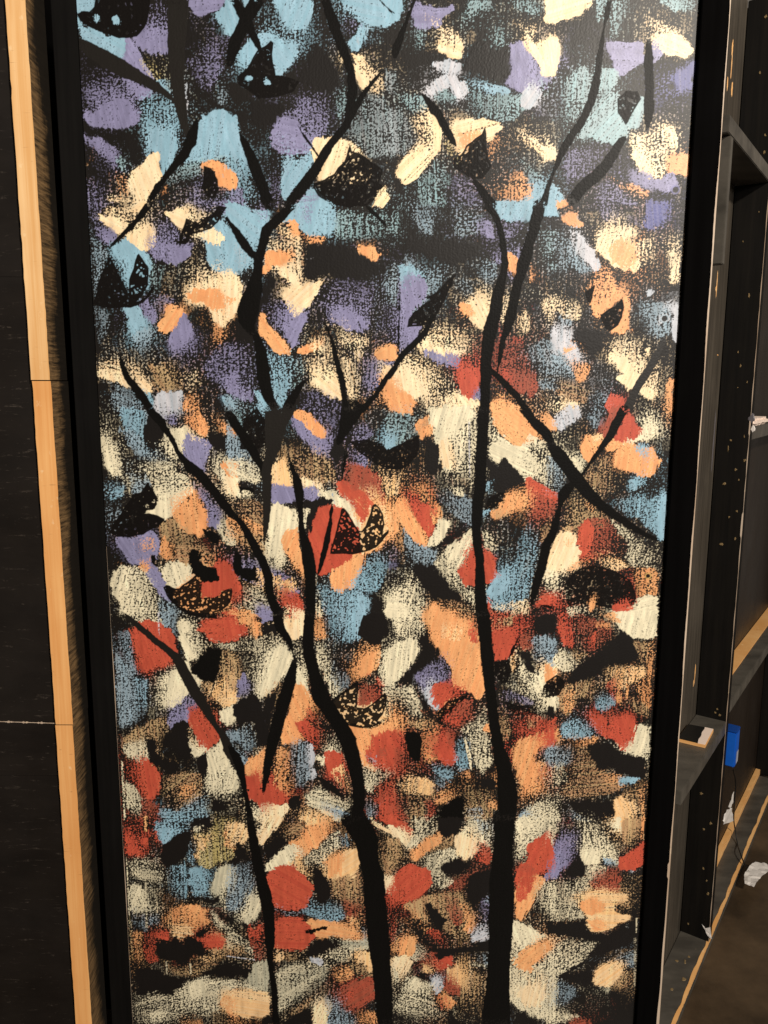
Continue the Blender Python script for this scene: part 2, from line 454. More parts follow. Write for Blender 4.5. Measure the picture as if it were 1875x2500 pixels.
c 1 3|60,194 80,194 90,200 86,207 56,207
r .45 4|72,152 92,140 96,150 94,170 72,172
r .95 3|72,160 80,166 94,166 93,180 86,194 80,197 74,190 70,180 70,170
v .7 3|86,186 93,186 92,198 84,196
m .72 4|106,136 118,132 132,136 140,148 148,166 152,184 144,194 130,190 118,180 106,174
r .65 4|112,164 122,168 128,184 120,184 112,176
o 1 3|0,180 8,188 20,194 26,200 24,207 8,207 0,196
o 1 1|0,144 4,144 5,154 0,156
o .9 3|104,202 112,196 126,202 134,207 104,207
w .5 4|136,148 150,138 166,138 166,166 158,176 150,168 142,160
w .5 3|150,178 166,174 166,188 154,186
c .5 3|156,96 166,92 166,132 160,124
l .85 1|19,124 24,110 36,100 46,94 36,94 48,88 60,76 68,70 60,86 54,100 46,118 36,122
/i 96,0,5 106,8,6 111,20,7 115,36,7 117,54,6 116,70,8 110,90,12 107,110,13 102,130,14 99,150,12 98,170,12 97,190,10 97,207,9
/i 152,0,12 148,20,12 142,40,11 136,60,12 130,80,10 126,100,10 121,120,10 116,136,6 113,150,5 109,174,2
/i 44,112,6 38,126,6 26,140,6 14,152,6 4,168,5 0,176,4
/i 11,88,2 9,150,5
@1340,500
o 1 1|8,0 18,0 12,6 8,4
b .95 1|0,0 6,0 9,6 6,11 0,11
o 1 1|22,9 27,9 29,14 33,20 28,23 22,21 16,16
v .45 4|50,0 68,0 74,12 66,20 56,16
u .95 5|100,0 118,0 116,14 106,22 98,22
u .4 5|70,6 92,10 96,26 84,20
w .55 4|0,26 14,28 30,38 34,50 44,66 36,70 20,66 0,68
w .95 2|26,28 36,36 46,46 50,56 51,64 46,68 40,60 32,46
c .6 3|58,16 66,8 74,10 78,20 88,22 90,32 78,36 60,34 56,24
c 1 2|49,30 60,30 74,34 84,40 86,54 92,62 88,68 80,64 70,62 62,58 54,52 49,44
o .9 4|60,44 72,36 84,42 88,54 84,60 74,60 64,56
c .42 4|88,40 100,32 110,38 108,56 98,60 90,66
c .65 3|120,34 134,29 132,76 124,78 121,60
o .85 2|50,62 56,60 62,66 66,76 72,86 72,94 66,102 58,106 54,112 50,115 44,112 42,104 43,94 46,84 38,86 42,78 46,70
o .9 2|72,86 78,92 80,104 80,120 84,128 74,131 64,128 72,120 76,110 74,96
l 1 1|74,95 76,106 74,114 70,122 62,128 56,122 52,112 60,106 68,102
l 1 1|37,88 46,82 44,92 42,100 38,96
c .5 2|0,92 14,94 26,96 34,106 32,114 24,118 14,112 6,106 0,102
w .5 2|8,112 22,110 26,122 16,124
w .6 3|90,100 100,96 114,100 124,104 124,130 112,136 102,128 96,116 90,110
w 1 1|122,103 130,102 129,140 126,130 127,110
w 1 1|100,88 104,88 103,92 100,92
w .9 1|114,114 120,112 121,118 114,119
k 1 1|115,113 119,113 119,117 115,117
w .9 2|4,128 10,124 18,128 23,131 20,138 12,144 4,140
w .9 4|4,144 20,138 28,146 30,156 22,160 10,150
w .6 3|2,150 16,152 26,164 28,174 18,178 2,174
o .85 3|16,148 28,141 26,146
o .7 3|20,154 32,158 42,164 38,176 30,180 24,166
n .55 4|14,176 36,178 42,192 34,204 16,200 8,190
c .9 3|16,202 28,200 30,207 12,207
c .5 3|0,196 12,200 14,207 0,207
w .35 4|44,188 60,180 66,196 56,207 44,207
c .58 3|64,140 76,132 92,138 94,150 100,160 94,172 80,170 74,162 64,160 62,150
c 1 2|64,154 74,158 82,164 90,174 88,186 82,186 74,180 69,174 76,172 70,162
c .55 3|104,158 114,160 112,180 110,190 106,196 98,190 96,184 102,172
c .95 2|94,186 104,184 108,192 104,198 98,194 92,190
c .9 1|98,146 102,144 102,152 99,152
r 1 2|58,200 66,194 74,198 76,204 72,207 60,207
o .9 2|122,184 125,178 124,200 122,207
/j 122,132,3 114,144,6 106,158,8 98,172,8 88,188,8 80,207,10
@170,1000
b .68 3|50,0 78,0 80,20 76,34 90,36 84,46 72,44 60,28 54,14
w .6 4|50,20 64,22 74,34 100,50 90,56 74,50 60,36
s .55 3|34,14 40,20 50,44 52,66 42,68 36,54 34,30
s .9 3|34,30 42,38 48,62 44,66 38,58 35,44
s .58 3|56,68 74,54 92,50 104,54 120,70 126,80 110,88 100,86 80,72 64,78 60,86 58,76
w .55 2|60,62 76,62 84,78 62,86
s 1 3|88,84 104,86 126,80 116,90 104,104 97,111 90,106 80,104 88,94
b .6 3|37,74 56,78 54,90 38,92
w .35 4|38,98 52,100 60,112 44,124 38,116
s .65 3|90,34 100,20 110,40 110,46 104,52 98,46
s .95 3|102,22 118,18 124,26 116,40 110,42 104,34
v .6 3|94,4 108,2 108,16 100,14
o .85 3|114,6 130,0 138,10 142,22 136,28 126,24 118,16
o .7 3|148,6 166,20 166,27 154,24 148,16
v .97 2|120,24 132,30 142,34 140,44 136,56 134,65 126,58 118,46 116,34
c .45 2|120,18 132,24 138,34 122,32
s .75 3|142,50 150,42 166,50 166,80 156,76 146,64
o 1 2|152,56 162,51 166,54 166,84 160,80 164,72 156,62
s .65 4|148,76 166,86 166,92 152,82
o .75 3|120,74 132,80 128,100 114,96 118,84
o .95 3|112,94 128,90 138,104 140,118 134,128 122,124 112,118 107,106
v .75 3|124,74 138,80 150,96 156,108 152,120 140,118 140,104 134,92
s .75 3|154,106 166,116 166,138 156,134 150,122
n .55 4|90,114 106,110 118,120 126,130 130,140 110,140 92,132
o .75 4|96,128 104,140 108,148 104,156 96,150 90,142
n .75 3|108,138 132,138 150,146 160,150 146,164 130,172 110,162 108,148
s .95 3|96,160 110,154 122,160 136,164 124,174 110,182 100,176 95,168
v .95 2|48,130 66,130 78,123 88,126 88,142 84,158 92,166 98,182 104,196 96,190 82,172 76,158 64,156 56,146 50,138
o .5 3|70,130 84,128 86,140 76,144 70,138
o .8 3|70,152 80,150 82,160 76,166 70,160
s .7 2|42,166 52,158 64,158 76,162 84,174 88,184 92,192 90,207 52,207 48,192 42,180
w .5 4|90,190 106,190 112,207 92,207
r .95 3|138,170 150,156 160,158 166,168 166,180 150,184 134,192 134,180
o .6 4|132,146 150,152 146,164 134,168
l .8 1|95,180 100,178 110,182 120,174 128,166 137,162 136,172 132,190 146,186 164,178 165,188 160,200 150,206 120,207 106,198 98,188
r 1 1|154,206 166,202 166,207
k 1 1|74,18 80,4 96,16 94,30 84,33 76,30 73,24
l 1 1|78,73 84,80 90,90 86,100 78,102 70,112 82,106 96,112 90,118 74,126 60,130 40,124 48,110 58,96 64,86 72,84
i 1 1|134,121 142,123 153,126 154,130 150,136 144,132 136,126
i 1 1|80,144 86,148 88,158 82,156
k 1 1|139,24 152,22 166,32 166,48 156,42 144,38
/i 80,0,8 92,12,9 102,28,6 112,46,5 122,58,10 132,66,11 144,80,9 158,98,10 166,110,10
@560,1000
t .6 3|0,4 10,0 14,14 12,30 4,20 0,14
b .6 4|28,0 42,0 42,10 34,8
w .6 3|0,16 10,30 20,44 26,56 34,70 34,80 26,78 16,66 6,60 0,50
s .85 3|0,50 12,48 26,52 32,68 28,76 14,70 6,76 0,60
c 1 2|0,66 6,72 10,84 6,88 0,84
s .8 2|8,82 22,80 24,90 14,92 6,88
v .9 3|64,6 74,12 84,22 98,30 98,42 88,42 78,32 70,22
o 1 1|67,2 74,1 82,6 90,14 96,22 94,28 86,24 76,14 68,8
v .35 4|80,2 112,0 112,20 106,40 98,24
n .5 4|52,36 72,38 86,36 98,44 108,62 106,72 88,80 76,76 60,50
c .6 3|44,56 50,50 58,54 62,70 62,80 50,80 44,70
e 1 2|45,54 56,52 61,64 62,78 52,78 44,76
c .9 3|74,70 90,76 96,86 86,82 75,80
v 1 1|44,77 54,78 64,80 66,92 54,96 43,94
v .97 2|76,80 86,80 92,84 88,92 78,90
t .55 3|92,78 104,80 106,90 98,92
n .5 4|0,90 20,90 34,96 34,140 26,130 10,112 0,106
o .6 4|0,106 20,112 34,120 34,140 20,140 10,136 0,130
n .55 4|20,120 36,128 42,148 34,156 24,144 0,130
s 1 3|44,96 56,98 66,102 68,112 66,124 58,130 54,142 56,150 50,156 42,144 40,120
s .9 2|70,104 80,102 76,120 70,122
o 1 1|57,124 68,122 70,140 76,168 66,156 58,146 55,136
v .65 4|0,146 30,150 36,160 50,162 62,170 70,184 64,190 42,176 30,180 10,170
e .75 4|28,160 50,172 68,172 66,184 50,190 46,178 32,190 20,180
s .5 4|8,180 30,176 44,200 50,207 4,207
r .9 3|0,166 8,172 12,182 8,190 2,190 0,186
r .85 4|48,184 56,174 64,182 74,190 76,207 62,207 52,196
o .8 3|0,200 20,202 30,207 0,207
v .8 4|28,196 42,196 46,207 30,207
r 1 2|110,74 122,74 134,80 146,92 142,104 136,112 128,104 120,90 112,86
m .9 4|124,56 140,60 152,70 156,84 156,96 142,92 130,84 122,72
e .6 5|132,80 150,76 156,88 150,96 138,92
v .7 4|122,38 142,48 142,56 130,56 124,52
v .55 3|124,20 138,14 146,24 134,34 124,32
e .6 4|152,60 166,62 166,86 158,90 154,74
s 1 2|92,84 104,84 112,90 122,98 132,116 132,124 126,118 118,104 108,100 102,92
w .8 3|104,84 112,96 106,96
r 1 1|90,100 104,98 114,102 110,120 104,132 102,146 124,146 124,152 110,160 90,168 86,150 82,130 84,112
o 1 2|138,146 150,140 162,128 166,110 166,98 158,90 154,98 158,118 150,136 136,144 138,150 124,180 112,184 106,180 102,168 110,160 122,154 126,146
l .8 1|113,100 118,101 128,120 134,124 140,110 146,96 152,99 157,114 156,128 160,122 156,132 150,138 138,144 124,147 104,146 103,136 108,122
b .6 3|140,142 158,144 164,156 156,172 148,186 130,182 122,176 134,160 138,152
b .65 3|88,176 104,182 126,184 140,192 138,207 92,207 90,190
b .9 4|128,184 140,192 138,207 130,207
s .55 3|88,184 92,192 94,207 88,207
k 1 1|86,92 94,88 106,92 100,98 90,104 84,124 78,122 76,110 82,100 76,100 76,92
l 1 1|11,40 14,10 28,0 36,10 38,36 26,40
l 1 1|122,32 140,30 166,40 166,61 150,56 132,44
b .8 2|160,18 166,14 166,38 161,38
s .9 3|158,192 166,186 166,207 158,207
k 1 1|102,42 106,30 114,30 118,44 112,54 106,60
i 1 1|10,77 16,78 26,79 26,86 22,86 20,82 10,84
i 1 1|4,142 14,146 14,158 22,160 26,158 29,166 28,175 18,174 6,168 2,156
/i 0,6,10 14,26,10 26,46,9 36,64,9
/j 44,0,16 46,20,20 44,40,14 38,60,9 38,80,9 38,100,8 37,116,6 35,134,2
/j 60,0,12 50,24,14
/i 60,46,3 64,60,4 70,80,10 72,104,5 74,124,7 80,150,13 82,180,11 82,207,9
/i 0,102,5 14,118,7 26,140,9 38,164,9 42,190,9 50,207,10
/i 104,96,3 102,114,4 98,136,6 92,160,4 89,168,1
/i 124,0,22 116,20,12 110,34,8
/i 118,44,8 114,70,2
@950,1000
t .55 4|0,4 16,0 30,4 30,24 20,32 0,42
b .9 3|0,28 6,30 6,38 0,40
o .95 2|26,14 40,8 46,14 40,22 34,30 30,24
n .6 3|22,24 36,18 42,12 34,10
s .95 3|40,0 84,0 86,6 76,14 58,28 58,36 60,52 60,60 54,56 50,34 46,22
s .58 3|58,30 88,8 90,30 88,60 86,76 76,72 62,60
w .7 0|80,12 82,12 82,68 81,68
c 1 2|52,34 60,40 62,58 54,56
o 1 2|104,4 118,0 132,4 146,20 150,25 140,32 134,40 128,38 118,28 110,18
s .6 3|102,10 110,20 114,30 104,36 100,24
s 1 2|102,40 114,28 128,38 140,36 148,48 150,62 142,70 134,64 124,54 112,54 102,48
s .55 3|140,26 156,30 166,44 166,90 156,80 148,64 146,44
o .8 2|150,6 166,10 166,20 158,20
r .6 3|140,70 148,80 160,84 160,96 148,108 150,116 144,114 140,96
m .85 3|140,72 152,80 166,86 166,110 154,112 146,118 142,104 139,88
r .9 2|140,68 148,72 166,86 166,90 154,84 144,82 140,86
k 1 1|102,50 110,58 114,48 118,47 122,56 128,58 136,68 140,84 120,86 106,84 100,74
l 1 1|100,90 112,84 126,86 124,92 106,100 96,104
o .9 3|120,86 138,86 138,96 124,100 112,110 106,110 104,104 116,94
n .5 3|104,100 124,96 120,108 108,112
b .8 3|92,104 102,102 98,108 94,108
b .8 2|98,76 102,72 102,82 98,82
w .5 4|54,78 70,84 84,90 84,118 70,110 60,100 50,92
s .8 2|60,76 74,80 78,88 66,86
o .75 3|8,90 22,76 36,72 46,84 52,100 54,112 46,118 40,130 36,140 26,132 16,118 8,100
o 1 1|8,92 18,90 22,102 28,112 34,126 38,138 30,136 20,124 10,108 6,98
r 1 2|20,86 28,92 38,100 42,112 46,118 42,130 38,126 30,112 24,100
r .55 3|36,76 44,80 50,92 46,110 40,98
s 1 2|52,112 60,114 56,130 48,138 40,138 42,130 50,120
w .6 3|14,120 24,134 40,138 48,142 46,154 38,164 30,164 20,152 16,136
o .8 3|0,94 6,100 8,118 4,130 0,134
e .5 4|0,62 14,64 10,84 0,92
k 1 1|56,128 82,118 60,134 50,138
s .9 3|60,140 76,128 82,122 84,130 84,140 78,150 74,166 66,156 56,146
s .5 4|48,150 60,148 72,168 84,180 86,200 74,190 56,172 48,160
s .55 3|94,118 106,126 112,140 104,146 96,142
r .7 3|78,134 82,130 86,146 86,160 80,160 76,148
r 1 2|78,150 87,142 88,178 80,178 74,174 72,164
r 1 1|96,144 106,150 107,162 113,168 108,174 98,177 96,160
b .6 3|98,180 108,170 120,158 132,150 132,126 144,116 150,130 152,150 146,170 140,190 132,202 110,204 98,196
b .95 3|98,182 108,172 118,164 122,174 114,186 102,190
s .62 3|0,186 10,178 20,164 30,174 34,190 40,200 36,207 0,207
s .95 3|0,196 14,194 20,207 0,207
n .4 4|48,194 66,190 80,200 84,207 44,207
o .95 2|36,207 44,198 50,200 56,207
s .7 3|72,186 86,184 86,196 78,192
c .5 4|98,196 120,196 140,192 142,207 100,207
r .8 4|100,190 104,204 120,207 98,207
r .9 3|148,196 160,186 166,188 166,198 152,198
m .6 4|152,180 166,176 166,190 154,190
n .5 3|152,120 166,110 166,120 156,134
s .9 3|162,156 166,150 166,170 160,168
v .3 4|0,140 10,140 8,160 0,170
l .85 1|0,42 20,30 30,26 30,40 22,54 10,61 0,60
/i 96,0,11 95,20,11 93,50,12 92,80,12 89,100,11 89,130,9 92,155,9 92,180,11 94,207,13
/i 132,0,2 142,8,7 156,20,9 166,34,10
/i 166,120,8 160,136,9 154,160,9 148,180,8 144,198,5
/i 152,198,3 166,200,4
@1340,1000
o 1 2|0,8 6,12 6,18 0,20
w .9 3|8,10 20,0 32,0 30,8 20,14 12,20 8,16
w .4 4|36,4 60,0 56,16 44,20
s .5 4|0,22 10,28 20,44 36,52 32,64 26,62 10,40 0,32
s .9 3|22,50 34,52 32,64 26,68
w .48 3|0,44 12,54 18,70 10,90 0,80
m .9 3|52,26 60,8 64,0 72,0 64,20 58,30
r 1 1|80,1 86,10 90,18 98,23 90,28 84,32 72,35 66,30 72,20
e .9 3|44,30 50,24 56,28 52,34 46,36
o 1 1|36,32 40,28 46,35 54,32 48,42 41,53 34,48 33,38
o 1 1|64,30 68,34 74,36 66,40 58,42
s .6 3|88,10 98,6 110,20 114,26 100,26
s .95 3|98,10 106,12 110,22 100,30 92,30 86,34 76,36 82,32 92,28 98,20
o 1 2|72,38 80,34 90,38 104,42 110,50 114,52 108,58 106,66 92,68 84,62 72,58 67,52
b .7 4|88,36 98,34 104,46 100,52 92,46
b .75 3|84,66 104,67 100,74 84,82
n .45 4|34,70 46,56 60,46 66,66 60,90 50,92 40,82
s .8 2|34,74 42,78 50,90 44,88
b .6 2|62,94 76,90 82,86 100,82 100,90 114,86 114,130 104,124 92,112 74,104
b 1 1|115,84 117,88 114,134 111,130 112,110 113,96
b .7 2|80,70 84,70 84,84 81,84
b .8 1|90,88 93,90 92,112 89,108
n .5 4|20,86 34,88 50,102 60,110 60,120 40,120 26,124 20,110
n .75 4|14,120 24,108 28,118 20,126
o .5 4|34,92 50,100 44,104
m .7 3|30,120 40,110 58,110 68,120 72,136 68,148 48,150 34,152 30,136
r .95 2|32,124 38,112 44,120 40,138 38,148 32,148 30,136
c 1 3|8,128 20,124 28,128 30,146 26,156 12,160 3,168 0,164 4,142
o .4 4|16,128 28,128 26,138 18,138
s .45 4|62,110 76,120 90,132 104,140 112,146 112,162 98,160 84,158 78,150 80,136 70,124
e .6 4|48,150 60,146 74,152 80,158 68,162 56,158
o .5 3|24,156 36,148 50,150 40,156 20,164
r .5 4|30,150 44,148 40,154 30,156
o .62 2|86,162 100,160 110,164 110,188 98,190 88,188 86,176
r .5 3|72,160 84,166 90,180 90,196 84,198
l .95 1|16,176 20,170 30,162 44,157 56,160 72,166 82,172 88,184 88,198 76,192 66,202 56,200 44,198 30,196 20,200 17,190
s 1 3|66,207 72,202 88,198 98,190 110,190 110,207
r 1 1|66,200 76,194 84,198 86,202 76,204 66,205
o .9 2|40,196 46,188 46,200 42,204
s .5 4|0,160 12,166 16,190 0,186
r .65 4|0,188 12,192 20,200 20,207 12,204 0,200
s .5 3|18,200 36,198 46,207 20,207
o .8 2|122,0 123,0 121,16 120,10
/i 76,0,9 68,14,9 62,26,8 52,40,5 42,54,3 32,68,4
/i 0,36,14 10,46,14 22,62,14 36,80,13 50,94,10 66,106,8 90,122,6 110,132,8
/i 26,74,12 16,84,12 12,94,6 8,110,6 4,126,9 0,140,4
@170,1500
s .6 3|54,0 92,0 96,12 80,14 62,10
w .5 3|50,16 62,18 66,40 68,60 60,64 50,50 46,32
w .6 3|92,0 112,0 110,10 108,22 100,20 94,12
s .6 3|110,2 130,6 134,20 138,30 132,40 124,46 116,34 112,20
s .95 2|112,8 122,10 116,20 122,34 126,44 120,46 114,30 110,18
r .97 2|66,12 78,6 90,10 102,16 106,28 108,38 104,40 102,48 94,52 88,50 84,52 80,58 78,50 70,46 66,30 64,16
r .6 3|68,44 80,52 80,62 72,58
r .95 2|134,8 150,4 166,2 166,26 154,28 142,24 134,16
s .5 3|140,28 166,28 166,36 150,34
w .62 4|46,40 58,50 66,60 76,72 78,90 72,104 60,112 50,110 48,90
w .6 3|48,60 64,58 66,80 64,104 52,116 50,100
b .5 2|66,66 80,66 78,92 68,100
s .75 3|88,64 100,58 110,58 116,70 122,78 110,88 104,94 92,90 86,82
s 1 2|100,66 110,58 116,70 122,78 112,88 104,94 98,90 100,80
v .8 3|100,94 112,86 122,78 126,84 130,94 122,106 110,112 102,116 100,106
s 1 2|114,48 120,50 124,60 132,66 130,70 122,74 116,60
n .6 3|142,34 156,36 166,40 166,60 158,64 150,58 144,50
k 1 1|140,31 156,36 152,56 146,70 134,66 123,60 122,53 132,46
n .5 2|138,38 150,40 146,56 138,50
e .75 3|132,68 148,70 158,60 166,56 166,90 156,94 144,84 138,76
n .55 3|54,124 66,116 82,108 96,104 98,116 94,126 90,140 80,128 70,140 60,148 54,136
s .8 3|54,134 64,128 76,124 80,136 84,148 70,152 60,144
o .6 3|76,138 82,150 92,158 80,160 72,148
r .95 2|122,100 130,96 138,108 146,116 152,120 148,130 140,138 134,138 126,122 122,110
e .6 4|120,110 126,126 134,138 122,140 120,124
s .9 2|122,130 130,136 138,136 134,142 126,146
r .55 3|140,92 150,96 154,112 146,110
s .95 2|154,98 166,92 166,104 160,112 154,106
s .97 3|140,138 150,134 156,126 158,140 156,160 150,170 142,178 140,160
s .65 3|140,170 156,152 166,160 166,176 150,184 138,184
s .95 1|153,126 158,130 161,150 160,160 157,150
r .75 3|56,156 66,148 76,144 84,156 92,160 92,176 86,190 78,184 66,172 58,164
r .95 3|72,150 80,148 88,160 90,176 82,186 74,176
s .6 3|56,168 66,174 74,186 84,200 70,204 58,196
s 1 0|52,148 54,150 57,205 55,207
m .6 4|72,190 88,186 94,200 90,207 70,207
n .55 4|94,164 120,158 134,164 136,180 122,200 104,196 92,180
o .6 4|112,172 130,174 124,190 112,188
b .55 4|92,196 110,200 126,184 140,182 142,200 140,207 92,207
k 1 1|78,126 84,124 89,128 88,140 98,148 108,152 112,150 110,162 100,162 88,154 80,148
k 1 1|93,128 100,118 108,108 117,107 120,112 120,130 124,146 118,150 106,142 100,134
k 1 1|128,146 140,138 140,160 136,166 130,156
k 1 2|142,188 158,184 162,200 144,200
w .9 0|89,0 91,0 91,22 90,22
/j 54,0,5 70,12,6 86,26,7 104,40,8 112,50,10 120,66,12 128,80,12 138,96,10 146,110,6 156,124,8 162,140,10 166,150,10
@560,1500
r .95 2|0,4 8,8 18,14 14,20 8,26 0,28
o .85 3|8,0 20,0 22,8 14,12 8,8
o .9 2|24,6 30,8 31,20 28,26 24,16
v .9 2|28,0 42,0 42,6 34,8
s .4 4|4,26 30,22 50,20 54,30 30,40 8,36
s .55 3|20,60 24,44 40,36 54,28 64,42 58,60 46,74 34,84 26,74
s 1 2|40,40 54,32 64,42 60,56 50,66 40,78 30,82 36,60
c 1 2|54,10 60,0 76,0 76,20 66,24 58,20
e .6 3|54,4 60,0 66,6 62,16 58,18
r .5 3|56,0 72,0 72,4 60,5
s .5 3|62,28 70,28 78,44 80,70 82,82 76,82 68,60 66,44
s 1 2|66,60 72,56 76,68 82,84 76,78 68,70
n .55 3|0,36 10,44 14,60 10,74 0,80
v .8 3|8,66 14,60 24,74 20,80 8,86
e .9 3|0,80 8,84 6,90 0,92
s .8 3|0,94 4,98 4,104 0,108
n .4 3|36,78 52,68 52,76 44,100 42,116 36,104
o .65 3|86,0 94,0 98,14 98,24 86,26 86,14
s .55 3|86,28 96,28 100,44 110,66 120,76 108,88 102,84 94,60 88,46
w .4 3|100,50 120,58 122,74 112,80 104,74
b .65 2|98,2 116,0 136,0 136,14 130,26 116,30 104,24
b .97 3|124,0 138,0 136,16 130,24 122,14
o .6 3|126,32 140,28 152,30 152,50 140,60 128,68 120,58
o 1 2|132,46 142,38 152,38 152,50 142,60 132,62
r .8 3|136,58 144,59 140,62
s .62 3|152,38 166,36 166,60 154,64 150,56
s 1 3|160,56 166,48 166,68 160,66
r .7 3|148,64 160,68 164,72 156,72
m .5 4|130,70 150,70 156,80 136,92 130,90
s .5 4|156,72 166,72 166,100 160,110 158,90
o 1 2|66,72 72,72 78,80 82,88 78,100 72,110 68,116 74,124 66,128 52,132 56,110 62,92
r .5 4|78,92 92,104 94,120 84,112 76,104
r .85 3|68,110 74,106 86,114 94,116 92,130 88,138 80,132 72,120
o .95 3|120,112 136,116 150,114 160,110 166,104 166,120 150,124 142,136 138,150 146,156 134,150 128,128
r .95 4|166,116 150,122 142,132 138,144 150,152 160,156 166,156
m .6 5|150,136 166,130 166,154 156,154
w .5 4|138,142 150,146 148,152 140,150
s .5 3|134,150 150,154 166,160 150,172 140,180 136,170
s 1 0|139,174 146,180 146,182 140,178
w .55 3|0,118 20,112 26,124 28,132 20,140 8,130 0,128
w .6 3|0,124 14,140 24,150 14,156 6,146
s .6 3|24,138 36,134 38,140 36,150 28,150
o .95 3|20,148 36,138 34,156 32,172 26,170 16,160
r 1 3|16,166 30,162 32,180 38,178 44,164 46,172 58,188 48,196 36,202 30,194 20,186
o .62 4|50,134 60,136 64,150 66,170 62,184 48,178 44,164
w .55 3|60,130 72,124 82,134 82,150 84,164 70,176 62,160
w .9 1|81,134 83,134 87,164 85,165
s .7 4|88,146 96,134 104,126 110,132 116,150 100,150 94,156
r 1 3|95,140 104,138 112,142 112,154 110,164 104,162 98,152
e .6 3|104,160 114,150 120,170 122,180 112,174
r .7 3|108,160 114,160 120,178 114,176
s .7 3|78,184 90,174 106,182 116,188 122,186 126,204 110,207 90,200 80,194
w .8 4|90,190 110,196 124,202 110,206 96,202
s .9 3|0,150 8,164 10,176 0,180
c 1 2|34,202 46,196 58,192 60,196 50,207 34,207
s .7 3|20,190 32,198 32,207 22,207
e .8 4|78,194 100,204 80,207
r .85 4|150,176 160,168 166,164 166,207 158,204 148,190
m .5 4|148,180 160,174 160,190 150,192
w .5 4|138,190 148,190 150,204 140,207
k 1 1|3,92 14,84 26,80 34,94 38,110 42,124 36,134 28,134 26,120 24,108 8,112 4,100
l .8 1|102,88 112,80 130,68 131,76 129,95 140,94 150,86 158,80 159,92 154,104 150,110 155,109 150,114 140,116 124,112 112,102
k 1 1|136,0 158,0 162,20 150,32 136,28 130,20
k 1 1|36,6 46,10 48,18 34,20
k 1 1|58,188 72,180 72,200 62,198
/i 48,0,10 52,14,10 60,26,6 65,41,2
/i 81,0,10 80,20,11 81,40,12 86,60,12 92,80,18 98,92,16 110,110,16 120,128,16 126,150,15 130,170,13 131,190,12 130,207,9
/i 66,46,9 62,66,11 56,86,13 50,106,13 45,126,12 40,146,10 37,164,7 34,182,3
/i 0,132,8 8,148,10 14,170,6 18,190,5 22,207,6
/k 88,164,6 104,176,8 116,186,4
@950,1500
s .6 3|0,0 36,0 38,14 34,24 20,28 8,24 4,10
s 1 2|8,28 28,26 30,36 26,46 16,58 4,69 0,68 0,44
o 1 2|37,0 62,0 74,8 82,8 90,20 92,40 94,60 97,76 90,86 80,76 66,72 62,50 52,38 42,20
e .6 5|52,10 66,8 76,14 70,26 58,24
r .85 3|80,8 87,6 91,20 90,30 82,26
n .4 4|76,30 90,26 90,36 78,38
r .6 4|66,72 80,70 82,80 70,86
v .68 3|24,62 40,50 56,40 62,56 64,70 50,72 42,84 34,76
w .9 3|38,80 44,72 48,84 52,92 47,98 42,92
r .9 3|46,72 60,70 68,80 60,86 54,94 46,92 44,82
o .45 4|48,100 62,88 78,80 60,100 54,106
l .9 1|48,100 60,88 72,84 81,80 72,92 58,102 52,112
m .7 4|56,106 70,90 84,84 86,104 76,118 64,116
r .75 4|56,106 66,98 76,104 70,114
s .5 4|6,74 24,72 30,86 34,104 20,106 8,90
o .62 4|0,84 10,92 20,108 14,124 0,122
r .85 5|0,116 14,116 18,124 16,136 10,148 0,156
m .6 5|4,134 20,140 20,150 4,156
n .6 4|16,108 40,104 50,112 46,120 30,116
o .75 4|34,118 50,112 54,120 52,134 52,146 40,150 32,142
r .95 4|50,124 58,120 64,134 68,148 62,154 52,146 46,136
m .8 3|56,110 66,116 68,134 60,132 56,120
b .6 3|68,126 78,124 82,140 82,156 74,158 66,150
b .6 4|44,154 60,154 68,160 60,168 48,162
s .55 3|72,116 86,108 98,92 100,110 103,130 104,150 94,160 86,150 84,136 80,124
o .9 2|94,114 99,112 100,118 96,119
s 1 0|75,124 77,124 83,142 84,158 82,156
o .6 3|74,158 82,156 84,166 78,168
r .7 3|102,0 140,0 150,10 140,16 132,26 122,44 110,46 106,36 104,14
r .95 3|104,18 130,14 128,26 122,44 110,46 106,34
n .5 3|104,4 126,2 124,12 106,14
m .8 3|134,20 146,18 148,34 140,38 132,34
e .5 2|122,46 126,36 136,32 134,50 124,60
s .65 3|128,36 142,40 150,60 156,76 148,80 130,62
w .6 3|144,24 158,20 166,26 166,50 156,60 148,44
s .9 3|148,64 156,58 158,76 152,82 146,72
c 1 3|158,52 166,48 166,66 160,68
s .6 3|116,70 134,74 150,84 166,84 166,92 150,88 132,80
v .45 3|114,76 130,78 144,86 148,92 140,94 126,88 116,90
s 1 2|160,86 166,84 166,94 162,94
l .95 1|118,88 130,92 148,91 158,88 164,100 150,102 130,102 120,96
l 1 1|107,48 121,46 124,56 120,68 114,70 106,60
l 1 1|166,64 156,72 154,82 166,84
k 1 1|148,4 166,0 166,18 152,21 146,16
k 1 2|130,36 142,38 148,54 146,62 138,54
i 1 1|15,119 22,117 30,120 33,130 33,146 30,152 24,148 18,138 17,126
k 1 2|4,70 16,60 28,46 32,34 28,20 38,16 46,30 52,38 44,50 30,58 20,72
k 1 3|26,74 36,84 46,100 54,112 46,110 36,100
r .65 4|124,104 146,100 160,110 166,104 166,130 150,134 140,146 130,140 124,124
o .9 4|130,130 144,124 166,116 166,128 150,138 146,150 158,156 150,176 138,180 132,164 126,146
r .6 4|140,120 158,114 166,120 150,132
n .5 4|140,104 150,104 148,116 140,114
n .5 4|106,98 120,104 124,120 116,130 108,116
r .5 4|112,120 124,130 124,150 118,140
w .5 4|152,132 166,132 166,148 156,150
m .5 4|150,156 166,150 166,168 158,176 150,170
o .6 3|104,162 109,160 109,174 106,174
e .85 4|6,172 20,164 34,164 46,172 44,182 30,182 14,180 8,178
n .5 4|20,168 46,170 50,190 34,190 20,182
